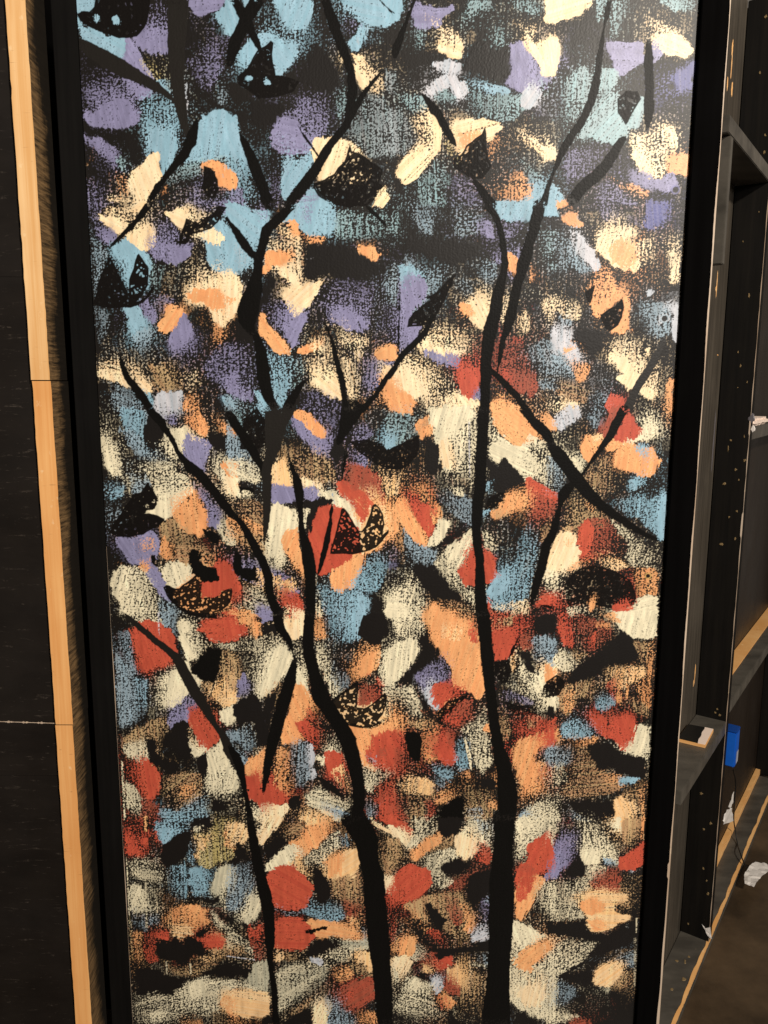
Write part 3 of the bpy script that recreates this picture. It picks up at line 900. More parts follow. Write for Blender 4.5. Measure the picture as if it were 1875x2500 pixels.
w .5 4|46,164 58,166 56,176 46,174
m .6 5|0,164 6,176 12,190 20,207 0,207
o .7 4|50,180 64,176 68,186 56,192 46,190
n .45 4|20,180 40,188 36,207 20,207
r .5 4|36,188 46,184 48,200 38,207
n .5 3|78,174 104,180 106,200 100,207 76,207 76,190
o .6 2|100,186 108,188 108,196 102,196
w .4 3|78,196 96,196 96,207 78,207
s .65 4|140,196 150,188 166,186 166,207 128,207
w .7 4|132,200 144,196 150,207 130,207
i 1 1|44,207 50,196 66,186 74,183 77,188 76,207
k 1 2|86,168 106,166 108,178 88,176
/i 95,0,14 98,30,13 101,60,12 104,90,10 108,120,11 112,140,13 117,160,16 120,180,20 120,207,16
/i 132,22,2 126,34,3 121,45,2
/i 110,92,7 106,96,3
@1340,1500
r .8 3|10,0 24,0 26,20 24,34 14,30 8,12
m .5 4|24,0 46,4 62,8 64,20 52,36 44,42 36,34 28,20
r .8 3|40,22 48,18 46,38 40,36
s 1 1|66,0 108,0 108,24 92,24 78,18 70,8
o .7 3|50,2 66,0 72,8 60,4
o .5 3|44,6 60,6 66,12 48,14
w .6 4|0,28 10,32 16,48 8,54 0,48
s .62 3|10,34 24,40 34,44 20,60 10,56 4,46
o .95 3|0,50 6,56 4,66 0,68
n .5 3|20,34 40,40 30,50 24,44
n .45 4|84,28 106,28 104,56 94,56 88,40
o .6 2|100,30 106,30 103,80 100,70
e .55 3|56,54 72,52 96,54 98,64 80,72 68,80 58,76
r .55 3|60,68 72,58 74,90 66,86 58,78
o .6 2|68,56 74,54 73,92 70,92
o .8 1|80,54 82,54 80,84 79,84
o .5 3|84,60 104,60 103,92 100,96 90,80
n .5 4|76,84 98,90 102,104 84,98
n .62 3|10,74 30,68 50,66 54,74 44,88 30,86 22,96 18,104 10,92 6,84
o .6 3|12,80 26,76 24,94 16,102
s .95 3|0,86 6,84 8,92 4,96 0,94
b .62 3|48,84 60,78 68,92 56,98 46,96
m .6 3|42,100 62,92 70,100 66,112 54,112 46,106
r .97 3|42,104 52,106 62,112 68,104 84,104 88,112 88,132 80,138 76,138 66,126 56,124 50,116
s .98 3|88,114 102,112 100,138 90,142 80,140 84,132 88,130
s .6 3|68,130 78,140 96,142 100,146 80,144
b .68 4|12,112 26,104 40,106 48,120 40,126 26,126 14,122
r .9 4|0,116 6,116 4,132 0,132
m .4 4|0,108 12,108 12,120 4,118
w .5 4|0,134 12,130 26,136 24,150 8,156 0,152
o .65 4|24,126 50,124 48,130 36,134 26,132
n .55 4|26,134 42,134 54,150 50,156 62,160 80,166 70,180 40,184 20,186 12,180 22,160
r .4 4|0,148 6,160 4,176 0,176
s .4 4|0,152 12,150 18,168 8,176 0,170
o .5 4|50,160 78,162 76,174 56,172
b .9 2|74,166 88,165 92,166 84,171 74,170
n .55 3|78,180 98,172 97,207 72,207 68,190
e .98 2|66,190 72,184 76,192 76,207 68,207
e .8 3|76,188 86,190 92,200 90,207 76,207
o .7 3|92,178 97,174 96,207 94,200
s .5 4|0,182 10,190 12,207 0,207
w .4 4|18,196 36,198 42,207 22,207
k 1 2|36,46 60,28 72,16 84,24 92,50 78,52 56,52 58,64 44,64 24,70 16,68 22,58
l 1 1|0,68 8,61 15,66 16,72 10,82 0,84
k 1 2|0,90 6,94 4,104 0,104
k 1 2|38,132 60,128 70,138 98,146 98,168 78,164 60,156 50,158 44,148
k 1 3|20,188 66,188 68,207 40,207 20,196
@170,2000
r .55 3|57,0 76,0 84,14 80,24 82,34 74,40 58,38
r .9 4|57,14 66,22 70,34 58,36
r .9 1|73,20 78,19 79,24 74,25
o .7 1|76,0 79,0 78,12 76,12
r .5 3|84,0 94,0 92,16 96,26 84,22
b .62 3|84,4 100,0 122,0 122,12 112,16 104,20 98,28 90,20
b .9 4|92,8 106,10 104,18 98,26 92,18
b .45 4|120,18 126,30 126,46 118,42
s .45 5|62,40 86,40 100,52 96,64 74,62 60,56
s 1 0|57,38 59,46 60,90 61,98 60,98
s .8 4|60,66 74,68 80,86 90,90 88,96 76,94 62,94
s .35 5|76,64 92,70 96,90 84,92 78,84
w .35 5|62,94 90,94 92,106 76,114 62,106
b .5 4|104,46 118,46 118,80 104,76 100,60
b 1 0|116,40 118,50 119,70 119,80 117,80 116,60
b .75 4|120,50 134,48 146,54 144,66 142,76 130,78 122,70
d 1 2|150,50 160,47 164,54 160,66 152,78 146,72 147,60
s .5 4|158,54 166,48 166,100 156,90 152,80
y .6 3|126,12 140,12 150,0 166,0 166,40 150,46 140,50 130,46 128,30
e .8 4|128,14 144,16 140,28 132,30 130,40 128,28
o .6 4|156,10 166,6 166,34 158,26
s .6 2|126,8 138,4 132,14 126,12
o .7 3|104,90 116,86 130,88 140,92 138,100 144,104 130,112 122,120 106,120 98,110 94,104
o .9 4|120,88 132,88 136,94 122,96
e .7 5|100,104 122,106 124,116 110,120 100,114
r .85 3|82,114 94,110 102,114 100,122 92,122 84,118
r .5 3|70,116 84,114 92,122 86,132 90,144 80,146 72,130
o .45 4|62,112 72,116 74,146 64,148 62,130
y .3 4|60,96 64,120 66,140 62,140
n .45 4|90,140 110,150 140,140 150,146 130,160 104,158
r 1 4|134,122 142,118 152,118 158,124 152,130 142,130 136,127
n .7 5|136,112 150,112 166,124 166,132 150,136 140,132 152,130 158,124 150,118
s .5 4|142,92 156,104 166,112 166,118 150,110
e .4 4|126,140 150,134 166,132 166,138 140,146
s .55 4|66,182 82,176 100,178 116,168 134,160 152,162 166,164 166,176 152,186 152,196 140,200 120,196 104,204 96,207 66,207
s .9 5|122,168 132,163 140,168 134,178 120,180
s .8 4|82,196 98,194 96,207 82,207
o .9 3|152,184 160,176 166,174 166,200 158,194
o .4 4|112,202 134,202 134,207 112,207
s .6 0|97,144 99,144 99,158 98,158
s .5 0|121,146 123,146 124,158 122,158
s .5 0|76,64 78,64 79,110 77,110
k 1 1|100,22 108,16 113,14 122,10 124,18 120,30 118,40 108,44 96,50 92,40 92,28
k 1 1|126,0 144,0 146,8 140,10 134,6 126,8 120,8
k 1 1|118,119 126,122 134,124 140,134 136,139 124,138 120,146 112,148 104,144 94,142 88,134 88,126 94,122 100,126 106,120 116,126
k 1 2|128,114 136,110 141,114 134,120 126,120
k 1 2|128,81 146,80 154,74 150,84 138,86
k 1 3|66,150 90,150 100,158 124,160 112,170 104,178 84,176 66,180
k 1 3|150,94 166,100 166,110 154,102
k 1 3|128,158 150,148 166,142 166,163 150,160
@560,2000
e .85 3|0,4 16,4 20,18 16,24 4,28 0,30
c 1 1|33,0 54,0 44,12 36,22 31,24 32,12
s .5 3|26,0 33,0 32,16 29,12
w .5 3|0,48 20,44 24,56 28,72 24,84 12,94 0,92
s .9 3|22,82 30,78 31,90 26,100 18,104 14,98
n .6 4|56,10 70,4 84,10 78,20 62,28 58,20
e .9 3|74,0 100,0 98,10 90,6 80,6
o .95 3|82,8 98,4 97,16 90,26 78,32 70,38 64,32 62,24 72,20 78,14
s .6 2|98,18 112,12 112,14 99,20
s .5 3|84,30 100,18 112,18 112,28 100,40 96,50 84,44 78,50 70,46
b .45 4|110,16 120,16 122,26 112,30
s 1 2|37,46 46,38 58,28 66,28 68,36 62,46 52,48 38,52
e .6 4|60,44 70,38 80,50 84,62 76,60 68,54
r 1 2|40,56 50,48 64,47 72,56 80,64 85,68 82,78 76,88 68,92 56,90 44,84 36,74 35,64
n .75 3|106,44 120,36 132,30 134,70 134,86 120,90 112,80 104,78 104,62 100,52
e 1 3|102,42 118,34 132,30 133,44 128,56 110,58 100,54
o .95 4|100,44 112,36 114,54 102,56
b .55 3|72,94 84,80 90,86 104,84 116,90 118,100 108,106 92,102 80,98
w .4 3|44,90 60,92 72,96 60,98
m .6 4|114,80 132,82 134,98 128,108 118,104
e .5 4|118,98 134,98 136,116 124,110
o 1 3|80,102 92,104 106,106 124,110 131,114 130,122 118,120 104,118 92,120 84,116
d .8 3|102,120 118,120 130,124 140,120 142,130 124,134 110,128
w .4 4|130,106 140,110 142,130 134,130
r 1 2|46,106 58,101 72,102 82,110 86,118 80,126 74,132 60,132 47,130 46,118
e .8 3|46,132 56,134 56,142 46,144
n .5 4|56,134 74,134 70,144 58,144
s .45 3|0,112 12,118 26,132 34,140 20,140 10,130 0,134
n .5 4|0,120 14,126 20,138 0,136
r .7 4|18,112 34,104 36,126 24,126
m .6 4|20,120 34,126 36,144 28,142
w .9 0|0,138 26,142 26,143 0,139
d .9 3|26,146 38,144 40,160 38,172 28,172 18,164 24,154
s .5 3|0,162 16,166 30,172 24,176 0,172
e 1 2|0,176 16,174 40,178 42,196 30,202 16,200 6,196 0,190
o .6 5|0,178 10,184 8,198 0,194
s .55 3|46,156 60,146 76,144 90,140 104,136 140,132 136,140 110,146 96,156 80,170 62,186 50,196 50,176
s .5 4|86,136 110,130 130,132 120,138 90,142
w .95 1|82,140 90,142 94,144 92,148 84,144
d .4 4|50,160 90,150 106,148 96,164 70,190 54,202 50,190
n .5 3|56,196 84,180 80,190 60,204
e 1 2|128,138 140,134 145,152 141,154 138,144 130,142
o .7 3|104,152 120,148 126,156 122,164 112,167 106,160
n .5 3|120,146 144,150 146,160 128,162
m .9 5|126,164 140,160 148,168 148,180 136,186 124,190 114,184 113,176
r .5 4|114,176 126,172 124,184 116,184
c .9 3|85,192 94,186 100,190 98,207 86,207
w .5 4|96,178 112,178 118,192 130,200 128,207 100,207
o .6 3|130,196 148,194 150,207 128,207
n .6 3|150,20 158,22 166,40 162,60 156,50
c .95 2|158,62 166,58 166,74 160,76
r .85 3|160,76 166,72 166,90 162,88
r .5 4|162,90 166,88 166,130 162,120
c .98 3|142,0 160,10 166,12 166,16 156,12 146,4
r .9 2|152,0 166,0 166,8 158,4
k 1 1|84,51 88,49 94,52 98,60 103,68 102,78 96,86 90,84 88,74 84,62
i 1 1|76,113 86,110 94,108 99,109 98,112 90,114 82,117 77,116
k 1 2|36,26 54,16 60,24 46,36 37,44
k 1 3|0,142 14,148 24,153 16,162 0,162
k 1 3|84,124 100,120 116,128 100,134 82,140 74,140
k 1 2|60,202 76,192 84,190 85,207 50,207
k 1 2|5,26 10,22 20,34 20,40 6,46 0,44 4,38
/i 21,0,8 24,20,9 28,42,11 32,60,11 37,80,13 40,100,11 41,120,10 41,136,7 42,150,5 45,170,6 46,190,6 47,207,8
/i 126,0,26 138,20,24 141,40,20 146,60,21 148,90,22 151,120,22 154,150,19 156,180,18 158,207,15
@950,2000
r .9 3|0,0 14,4 22,10 22,16 16,14 8,6
c .9 3|0,6 12,10 22,20 24,30 14,24 4,16
s .55 3|24,0 48,0 50,14 30,30 18,28 26,14
n .7 3|0,18 10,20 14,36 6,54 0,50
o .9 3|24,34 34,26 44,18 53,16 52,24 42,30 36,34 30,41 24,40
n .5 4|40,20 68,12 66,24 54,36 40,36
s .55 3|36,38 60,28 72,34 66,44 52,60 56,68 42,66 34,50
s .7 3|80,0 98,0 104,12 102,28 92,22 84,14 72,16 78,6
w .4 4|86,0 104,4 104,20 92,14
c 1 3|68,22 76,14 84,20 88,30 84,38 76,40 70,34
r .65 3|86,24 100,22 106,36 102,46 92,42 84,36
s .5 4|104,26 116,26 112,46 106,44
c 1 2|0,60 6,57 6,64 2,70 0,72
r 1 2|7,58 14,47 24,46 36,50 42,54 42,64 34,74 24,80 12,84 2,80 2,72 6,66
r .8 4|0,72 8,70 14,84 0,88
m .55 4|56,64 76,56 92,46 98,52 84,60 76,72 64,72
s .5 2|52,54 66,62 54,70 46,66
n .7 3|16,86 32,80 48,76 70,72 82,84 90,100 90,112 80,122 66,120 52,108 44,100 38,88 34,92 40,106 26,100
m .55 4|56,74 72,80 78,100 70,110 62,100 58,90
o .85 4|74,86 88,98 90,110 84,118 74,112 78,100
o .4 4|16,88 34,94 44,112 36,114
r .6 4|40,112 52,114 58,128 48,124
v .4 4|92,80 104,76 104,90 100,110 92,108
w .9 3|84,118 96,112 101,120 90,124 84,124
w .4 2|100,68 106,80 104,90 96,84
s .65 3|129,0 166,0 166,14 156,16 148,24 142,32 138,40 130,40
s .9 4|130,2 140,0 142,14 132,16
r 1 3|142,28 150,20 162,16 164,30 160,44 156,54 146,56 134,60 129,66 130,52 138,44
m .6 5|130,50 144,44 150,56 134,62
v .9 3|160,42 166,34 166,60 158,60
o 1 2|128,72 136,60 150,58 156,62 148,74 146,86 138,94 134,102 128,98 127,86
n .6 4|146,60 158,60 150,76 146,80
r 1 2|130,68 138,58 144,60 142,72 138,80 132,84 129,78
s .5 3|154,64 166,62 166,100 156,90 146,86
s .95 3|125,106 134,106 146,114 158,118 150,124 138,132 130,126 126,118
s .68 3|124,118 136,128 150,120 166,118 166,204 150,202 136,194 124,186 118,180 120,140
o .95 4|127,142 136,134 150,126 164,124 160,132 150,142 142,154 132,152
c 1 5|130,172 142,164 156,168 160,180 150,190 138,188
s .6 4|118,160 136,158 140,166 128,176 118,178
s .5 4|2,120 12,112 24,124 34,132 44,140 26,144 10,136
m .5 4|0,116 16,114 16,128 4,134
o 1 3|12,124 24,122 24,134 18,140 10,136
c .9 3|4,142 16,138 24,146 18,154 10,158 4,150
m .7 4|28,138 46,134 56,142 46,150 34,150 28,146
r .95 3|54,142 62,138 66,146 56,152 48,150
e .8 4|32,146 50,150 44,156 34,154
e .9 5|60,152 72,150 80,162 76,172 66,170 60,160
m .8 5|50,154 64,152 72,164 72,178 60,176 50,166
w .9 4|42,164 50,160 54,172 48,176
s .55 4|14,168 24,160 40,168 46,178 50,190 60,188 50,200 30,202 10,196 6,190
s .9 4|18,162 28,162 38,170 26,172
o .9 3|54,178 64,182 68,186 62,190 54,184
r .5 4|46,176 56,180 60,190 50,192
n .45 4|72,160 96,156 92,176 90,190 76,196 70,182
s .7 3|4,150 10,160 8,170 4,162
s .4 3|80,146 118,146 118,154 100,152
w .35 4|84,134 110,134 112,150 94,150
k 1 2|53,46 66,39 76,42 82,49 74,54 64,57 54,55 50,50
k 1 2|36,86 40,82 45,86 50,94 58,102 54,112 48,112 42,102
k 1 1|48,0 78,0 70,14 56,20 50,10
k 1 3|34,118 50,128 62,132 78,128 90,124 102,120 120,124 118,134 90,136 70,138 62,138 52,142 42,132 32,124
k 1 2|26,154 38,156 42,164 34,164
k 1 3|76,60 92,52 108,46 116,50 108,70 100,80 92,84 88,96 80,84
/i 116,0,22 116,20,20 114,50,22 114,80,26 113,100,25 112,130,23 110,170,24 108,207,30
@1340,2000
s .5 4|0,0 8,0 8,14 4,30 0,28
v .82 4|4,24 14,14 28,12 30,22 26,36 20,46 10,56 2,62 0,50
r .95 2|0,20 4,28 3,46 0,50
r .6 3|0,30 3,40 2,60 0,60
s .55 3|28,0 44,0 52,8 58,16 62,24 70,32 72,46 58,44 44,34 34,26 34,14
s .98 3|32,34 38,28 48,34 52,44 44,46 40,47 33,42
w .7 2|54,38 70,42 70,47 54,46
e .95 3|67,0 78,0 76,10 70,12
n .8 3|70,8 78,0 94,0 92,18 84,26 76,24
s .95 2|68,0 72,0 71,10 69,8
o .9 0|94,0 97,0 95,24 93,20
r 1 2|73,38 84,34 90,30 95,25 94,46 86,52 80,50 72,50
w .8 1|82,53 86,52 84,56
s .55 3|37,50 44,46 60,48 58,58 46,72 42,66 38,60
m .75 4|44,54 58,48 72,50 74,60 72,74 46,74 42,64
s .5 3|0,62 20,62 36,58 42,72 34,80 36,100 20,102 0,104
e 1 2|32,80 42,74 60,74 70,78 78,78 74,84 66,88 66,94 80,98 82,102 68,106 58,112 44,114 38,106 42,98 36,94 33,86
o .9 3|33,84 46,80 56,90 44,96 36,94
o .95 3|40,104 50,102 56,110 46,113
n .5 4|66,86 80,76 86,84 80,92
s .52 4|0,120 24,120 48,124 46,134 34,144 30,150 14,156 0,158
o .8 2|0,120 4,126 3,132 0,134
w .45 4|58,144 72,136 88,132 88,152 74,150 60,150
e 1 2|46,156 54,148 64,148 74,148 73,158 64,164 60,170 50,168 46,164
n .6 3|74,152 86,156 86,168 72,172 66,166
d .6 3|50,166 62,170 60,176 52,174
w .42 5|0,164 16,162 28,172 24,182 12,190 0,196
s .6 4|0,192 12,190 20,196 30,200 20,204 0,207
m .7 3|24,198 40,202 43,207 20,207
s .6 0|88,100 90,100 89,115 88,115
s .35 0|86,120 89,120 88,170 86,170
k 1 2|0,106 36,102 40,112 50,116 70,112 86,110 86,124 70,132 56,138 40,140 36,148 20,156 40,152 46,158 42,168 20,166 10,158 34,144 46,130 50,124 24,120 0,116
k 1 2|28,12 32,20 32,38 38,48 36,58 14,60 24,42 30,26
@170,1000
o .9 2|104,184 120,176 134,166 134,190 160,184 160,200 140,206 112,200
l .8 1|95,180 99,178 106,181 111,181 115,177 121,173 128,167 134,163 137,162 137,168 135,178 133,190 140,190 148,187 156,183 163,178 165,184 164,192 160,199 153,204 146,205 150,210 138,209 124,207 112,202 104,196 98,188
r 1 1|137,169 144,162 150,156 158,158 165,170 165,178 156,183 148,187 140,190 133,190
l 1 1|78,73 84,80 88,88 89,96 84,101 76,102 72,106 80,105 90,108 96,111 90,117 80,120 74,126 62,129 48,129 40,124 48,110 58,96 66,86 72,88 76,80
@560,1000
o 1 2|128,90 150,92 156,98 158,118 150,132 130,134 120,118
r .95 2|112,84 134,84 146,94 142,104 136,114 131,108 124,96
s 1 1|106,86 116,94 124,104 131,118 132,124 127,118 119,104 110,98
r 1 1|90,100 104,98 114,102 110,120 104,130 101,146 90,150 84,128
r 1 1|102,144 106,122 114,98 132,124 136,144 120,146
e 1 2|134,146 134,126 146,98 156,100 158,122 150,138
l .8 1|113,101 115,99 118,101 122,108 128,117 131,123 134,123 138,118 142,106 145,97 148,95 152,99 156,108 157,116 155,127 161,122 161,125 155,133 148,140 138,144 124,147 112,146 102,146 103,138 107,128 110,114
@560,1500
e 1 2|104,92 128,72 131,92 156,88 156,106 140,114 118,110
m .8 3|130,72 150,72 154,84 136,94 130,92
l .8 1|92,88 100,88 108,84 116,78 124,71 130,68 131,74 130,84 129,94 136,95 144,91 152,84 158,80 160,84 159,92 156,100 150,108 155,108 150,112 142,115 132,115 122,113 112,104 104,98 96,96
@170,0
l 1 1|8,15 12,11 20,12 25,7 26,0 82,0 81,12 78,24 70,34 60,38 50,39 40,35 30,30 20,27 12,21
b 1 1|44,19 48,18 48,22 45,22
b .9 1|26,16 30,17 30,19 27,19
@560,0
l .9 1|42,41 45,43 43,52 42,60 46,70 47,76 54,77 62,79 72,82 66,92 50,98 36,100 22,94 10,86 8,78 16,70 24,62 30,54 36,47
b 1 1|37,82 41,82 41,85 38,84
b 1 1|20,79 23,79 23,81 20,81
@950,500
l .9 1|18,124 20,116 26,108 34,101 42,96 36,94 44,92 52,86 58,78 66,70 64,80 58,92 54,102 48,112 40,120 30,123
@170,500
l 1 1|68,51 70,49 74,54 79,62 80,72 79,82 72,92 66,100 62,96 60,86 60,76 65,64
l 1 1|40,52 44,56 48,66 51,78 56,88 62,98 70,98 78,92 84,82 87,83 80,94 72,100 62,104 48,105 34,104 25,100 28,84 34,66
l .8 1|112,38 114,26 118,17 124,20 132,20 140,16 146,8 152,1 160,2 154,10 150,18 142,24 132,28 122,31 120,38
@1340,500
l 1 1|74,95 76,104 74,114 70,121 63,127 57,125 52,114 58,107 66,105 70,99
@950,1000
l .8 1|0,42 12,36 22,30 30,25 31,36 27,48 20,57 11,61 2,60 0,56
@560,500
l .8 1|122,-58 124,-52 132,-50 144,-42 156,-34 150,-14 138,0 122,4 104,0 92,-10 84,-20 96,-24 106,-30 116,-42
@560,0
k 1 3|86,40 104,60 116,90 100,96 84,90 70,84 60,86 76,66
k 1 4|20,100 50,102 60,108 44,130 30,128 14,110
@170,0
k 1 3|108,56 124,50 134,34 124,26 108,16
k 1 4|44,132 68,130 74,150 72,170 62,166 52,146
@560,500
k 1 4|78,42 112,38 150,58 160,62 150,74 130,78 104,72 80,76
k 1 3|4,116 26,100 40,70 50,76 44,96 30,108 28,140 4,140
@950,0
k 1 4|76,50 96,44 122,52 122,78 100,82 80,76 74,64
@950,500
k 1 4|10,32 60,34 96,40 90,54 66,64 40,56 16,46
@1340,500
k 1 4|28,122 58,126 58,140 44,160 36,146 24,132
@560,1500
k 1 3|34,86 44,80 52,70 44,100 40,116 34,108
@950,1000
k 1 3|20,150 48,160 60,176 76,192 60,196 40,190 28,170
k 1 2|36,24 50,38 54,60 46,70 34,56
@170,1000
i 1 1|121,142 126,140 132,144 132,152 140,160 146,158 151,164 152,172 144,176 134,174 124,166 120,152
@170,1500
i .95 2|140,31 156,36 152,56 146,70 134,66 123,60 122,53 132,46
@950,1000
k 1 2|56,128 70,122 84,117 62,136 50,140
@1340,1000
/i -64,-44,5 -48,-30,6 -30,-10,7 -14,14,9 0,32,10
"""

# ================================================================= materials
M = {}
M['wall'] = black_paint('black wall paint', (.0062, .0044, .0034), (.012, .0088, .0068), .55, .60, (.045, .036, .029), vert=False, spec=.25)
M['strip'] = black_paint('black frame paint', (.0028, .0025, .0024), (.0055, .005, .0045), .6, 0, seed=4, spec=.10)
M['dark'] = black_paint('deep black paint', (.0012, .001, .001), (.002, .0018, .0018), .9, 0, seed=9, spec=.03)
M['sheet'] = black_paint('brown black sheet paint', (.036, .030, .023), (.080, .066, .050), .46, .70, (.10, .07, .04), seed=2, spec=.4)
M['stud'] = black_paint('stud black paint', (.0035, .003, .0026), (.008, .0065, .005), .6, 0, seed=5, spec=.12)
M['rail'] = black_paint('rail grey black paint', (.045, .040, .033), (.105, .093, .076), .42, .66, (.13, .10, .07), vert=False, seed=6, spec=.5)
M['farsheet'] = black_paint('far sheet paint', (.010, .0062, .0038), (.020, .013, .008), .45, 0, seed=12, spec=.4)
g = N('floor boards', .42, .4)
n = g.noise(g.map((1, 1, 1)), 3.5, 6, .65); n2 = g.noise(g.map((9, 30, 1), rot=(0, 0, .6)), 3, 5, .6)
c = g.mix(g.ramp(n, [(.35, 0), (.72, 1)]), (.028, .018, .0095), (.095, .062, .034))
c = g.mix(g.ramp(n2, [(.6, 0), (.75, .45)]), c, (.05, .038, .025))
g.color(c); g.bump(n2, .2, .001); M['floor'] = g.m
def raw_wood(name, a, b, vert=True):
    g = N(name, .55, .3)
    gr = g.noise(g.map((90, 90, 2.2) if vert else (5, 5, 120)), 1.0, 5, .6, .4)
    lo = g.noise(g.map((1.2, 1.2, 1.6)), 3.0, 3, .5)
    c = g.mix(g.ramp(gr, [(.35, 0), (.75, 1)]), a, b)
    c = g.mix(g.ramp(lo, [(.4, 0), (.8, .45)]), c, (a[0]*.8, a[1]*.66, a[2]*.5))
    kn = g.noise(g.map((30, 30, 70)), 1.0, 2, .5)
    c = g.mix(g.ramp(kn, [(.74, 0), (.78, .5)]), c, (.20, .10, .04))
    sc_ = g.noise(g.map((26, 26, 420) if vert else (60, 60, 60), rot=(.05, .12, 0)), 1.0, 2, .5)
    c = g.mix(g.ramp(sc_, [(.70, 0), (.76, .55)]), c, (.30, .15, .06))
    hi = g.noise(g.map((50, 50, 30), loc=(7, 0, 0)), 1.0, 3, .6)
    c = g.mix(g.ramp(hi, [(.66, 0), (.74, .4)]), c, (.97, .78, .50))
    g.color(c); g.bump(gr, .25, .0008); return g.m
M['pine'] = raw_wood('raw pine', (.76, .43, .17), (.92, .63, .33))
M['pine_dim'] = raw_wood('raw pine dimmed', (.74, .35, .115), (.88, .50, .20))  # darker copy for the lower timbers, light falloff put into the colour
M['pine2'] = raw_wood('raw pine rail', (.70, .36, .12), (.86, .54, .24), False)
M['edge'] = raw_wood('worn pale edge', (.38, .28, .20), (.66, .55, .44))
# scuffed side of the post: bare wood showing through black near the front arris
def scuffed(name, seed, width):
    g = N(name, .5, .4)
    sep = g.t.nodes.new('ShaderNodeSeparateXYZ'); g.t.links.new(g.co, sep.inputs[0])
    a = g.noise(g.map((14, 14, 5), loc=(seed, 0, 0)), 2.0, 6, .7, .8)
    st = g.noise(g.map((4, 16, 170), rot=(.3, 0, 0), loc=(seed, 1, 0)), 1.0, 4, .7, .3)
    big = g.noise(g.map((.1, .1, 1), loc=(0, 0, seed)), 2.6, 3, .6)
    def mth(op, x, y):
        nd = g.t.nodes.new('ShaderNodeMath'); nd.operation = op
        for i, v in enumerate((x, y)):
            if isinstance(v, bpy.types.NodeSocket): g.t.links.new(v, nd.inputs[i])
            else: nd.inputs[i].default_value = v
        return nd.outputs[0]
    depth = mth('DIVIDE', sep.outputs['Y'], width)          # 0 at the front arris
    wob = mth('ADD', mth('MULTIPLY', a, 1.3), mth('MULTIPLY', mth('SUBTRACT', big, .27), 3.4))
    wob = mth('ADD', wob, mth('MULTIPLY', st, .8))
    f = mth('SUBTRACT', wob, depth)
    mask = g.ramp(f, [(.0, 0), (1.0, 1)])
    nd = g.t.nodes.new('ShaderNodeMapRange'); g.t.links.new(f, nd.inputs[0])
    nd.inputs[1].default_value = .62; nd.inputs[2].default_value = 1.32
    wood = g.mix(g.ramp(st, [(.35, 0), (.65, 1)]), (.04, .026, .014), (.24, .145, .065))
    blk = g.mix(st, (.006, .005, .004), (.022, .017, .012))
    g.color(g.mix(nd.outputs[0], blk, wood)); g.bump(st, .12, .0006)
    return g.m
M['scuffed'] = scuffed('scuffed black post side', 3.1, .046)

def plain(name, col, rough=.5, spec=.5, var=.25):
    g = N(name, rough, spec)
    n = g.noise(g.map((1, 1, 1)), 40, 4, .6)
    g.color(g.mix(g.ramp(n, [(.3, 0), (.8, var)]), col, tuple(x*.55 for x in col)))
    g.bump(n, .12, .0006)
    return g.m
M['blue'] = plain('blue plastic', (.006, .10, .50), .38, .5, .3)
M['blue_dark'] = plain('dark blue plastic', (.004, .05, .26), .4, .5, .3)
M['white'] = plain('white paper tape', (.66, .62, .58), .6, .3, .2)
M['whitepaint'] = plain('pinkish white paint', (.82, .66, .56), .5, .3, .15)
M['blackgloss'] = plain('black sample paint', (.010, .009, .008), .35, .5, .1)
M['cable'] = plain('black cable rubber', (.008, .008, .008), .5, .3, .1)
M['label'] = plain('grey paper label', (.32, .33, .38), .6, .3, .3)
M['brass'] = plain('bare wood nick', (.20, .135, .06), .6, .3, .5)
M['drip'] = plain('grey drip paint', (.11, .10, .11), .45, .4, .4)

# ================================================================= structure
g_ = prism_bm((-3, -4, -.05), (7, 0, 0), (0, 9, 0), (0, 0, .05)); tag(bm_obj('floor', g_, M['floor']), kind='structure')
g_ = prism_bm((-2.5, 1.93, 0), (3.05, 0, 0), (0, .06, 0), (0, 0, 3.2)); tag(bm_obj('gap_backdrop', g_, M['dark']), 'added black backdrop standing for the dark of the gap behind the painted panel', 'wall')  # black sheet added to block the background, stands for the gap's darkness

# ================================================================= the painting
PX0, PX1, PZ0, PZ1 = -.6075, .6150, .02, 2.62
GZ0 = .19                                            # the painted grid starts just under the frame's lower edge
STEP = .00108
nx = int(round((PX1-PX0)/STEP))+1; nz = int(round((PZ1-GZ0)/STEP))+1
gx = np.linspace(PX0, PX1, nx); gz = np.linspace(GZ0, PZ1, nz)
rng = np.random.default_rng(11)
fy = np.fft.fftfreq(nz)[:, None]; fx = np.fft.fftfreq(nx)[None, :]
def blur(a, sx, sz):
    return np.real(np.fft.ifft2(np.fft.fft2(a)*np.exp(-2*np.pi**2*((fx*sx)**2+(fy*sz)**2))))
def norm(a): return (a-a.mean())/a.std()
def rank(a):
    s = np.sort(a.ravel()[::97]); return np.interp(a, s, np.linspace(0, 1, len(s)))
w1 = rng.standard_normal((nz, nx)); w2 = rng.standard_normal((nz, nx)); w3 = rng.standard_normal((nz, nx))
grain = norm(blur(w1, .82, .9)-blur(w1, 2.2, 2.6))
fine = norm(blur(w2, .6, .6)); clump = norm(blur(w3, 7, 9)); streakv = norm(blur(w2, .9, 14)-blur(w2, 3, 14)); streakh = norm(blur(w3, 14, .9))
w4 = rng.standard_normal((nz, nx)); grain2 = norm(blur(w4, 1.25, .9)-blur(w4, 3.6, 2.6)); bl = rank(blur(w4, 45, 45))
grain = norm(grain*(1-.8*bl)+grain2*(.2+.8*bl))
H = rank(grain*.60+fine*.50+clump*.34+streakv*.20+streakh*.14).astype(np.float32)
wob = norm(blur(w1, 5, 5)).astype(np.float32); wob2 = norm(blur(w2, 1.6, 1.6)).astype(np.float32)
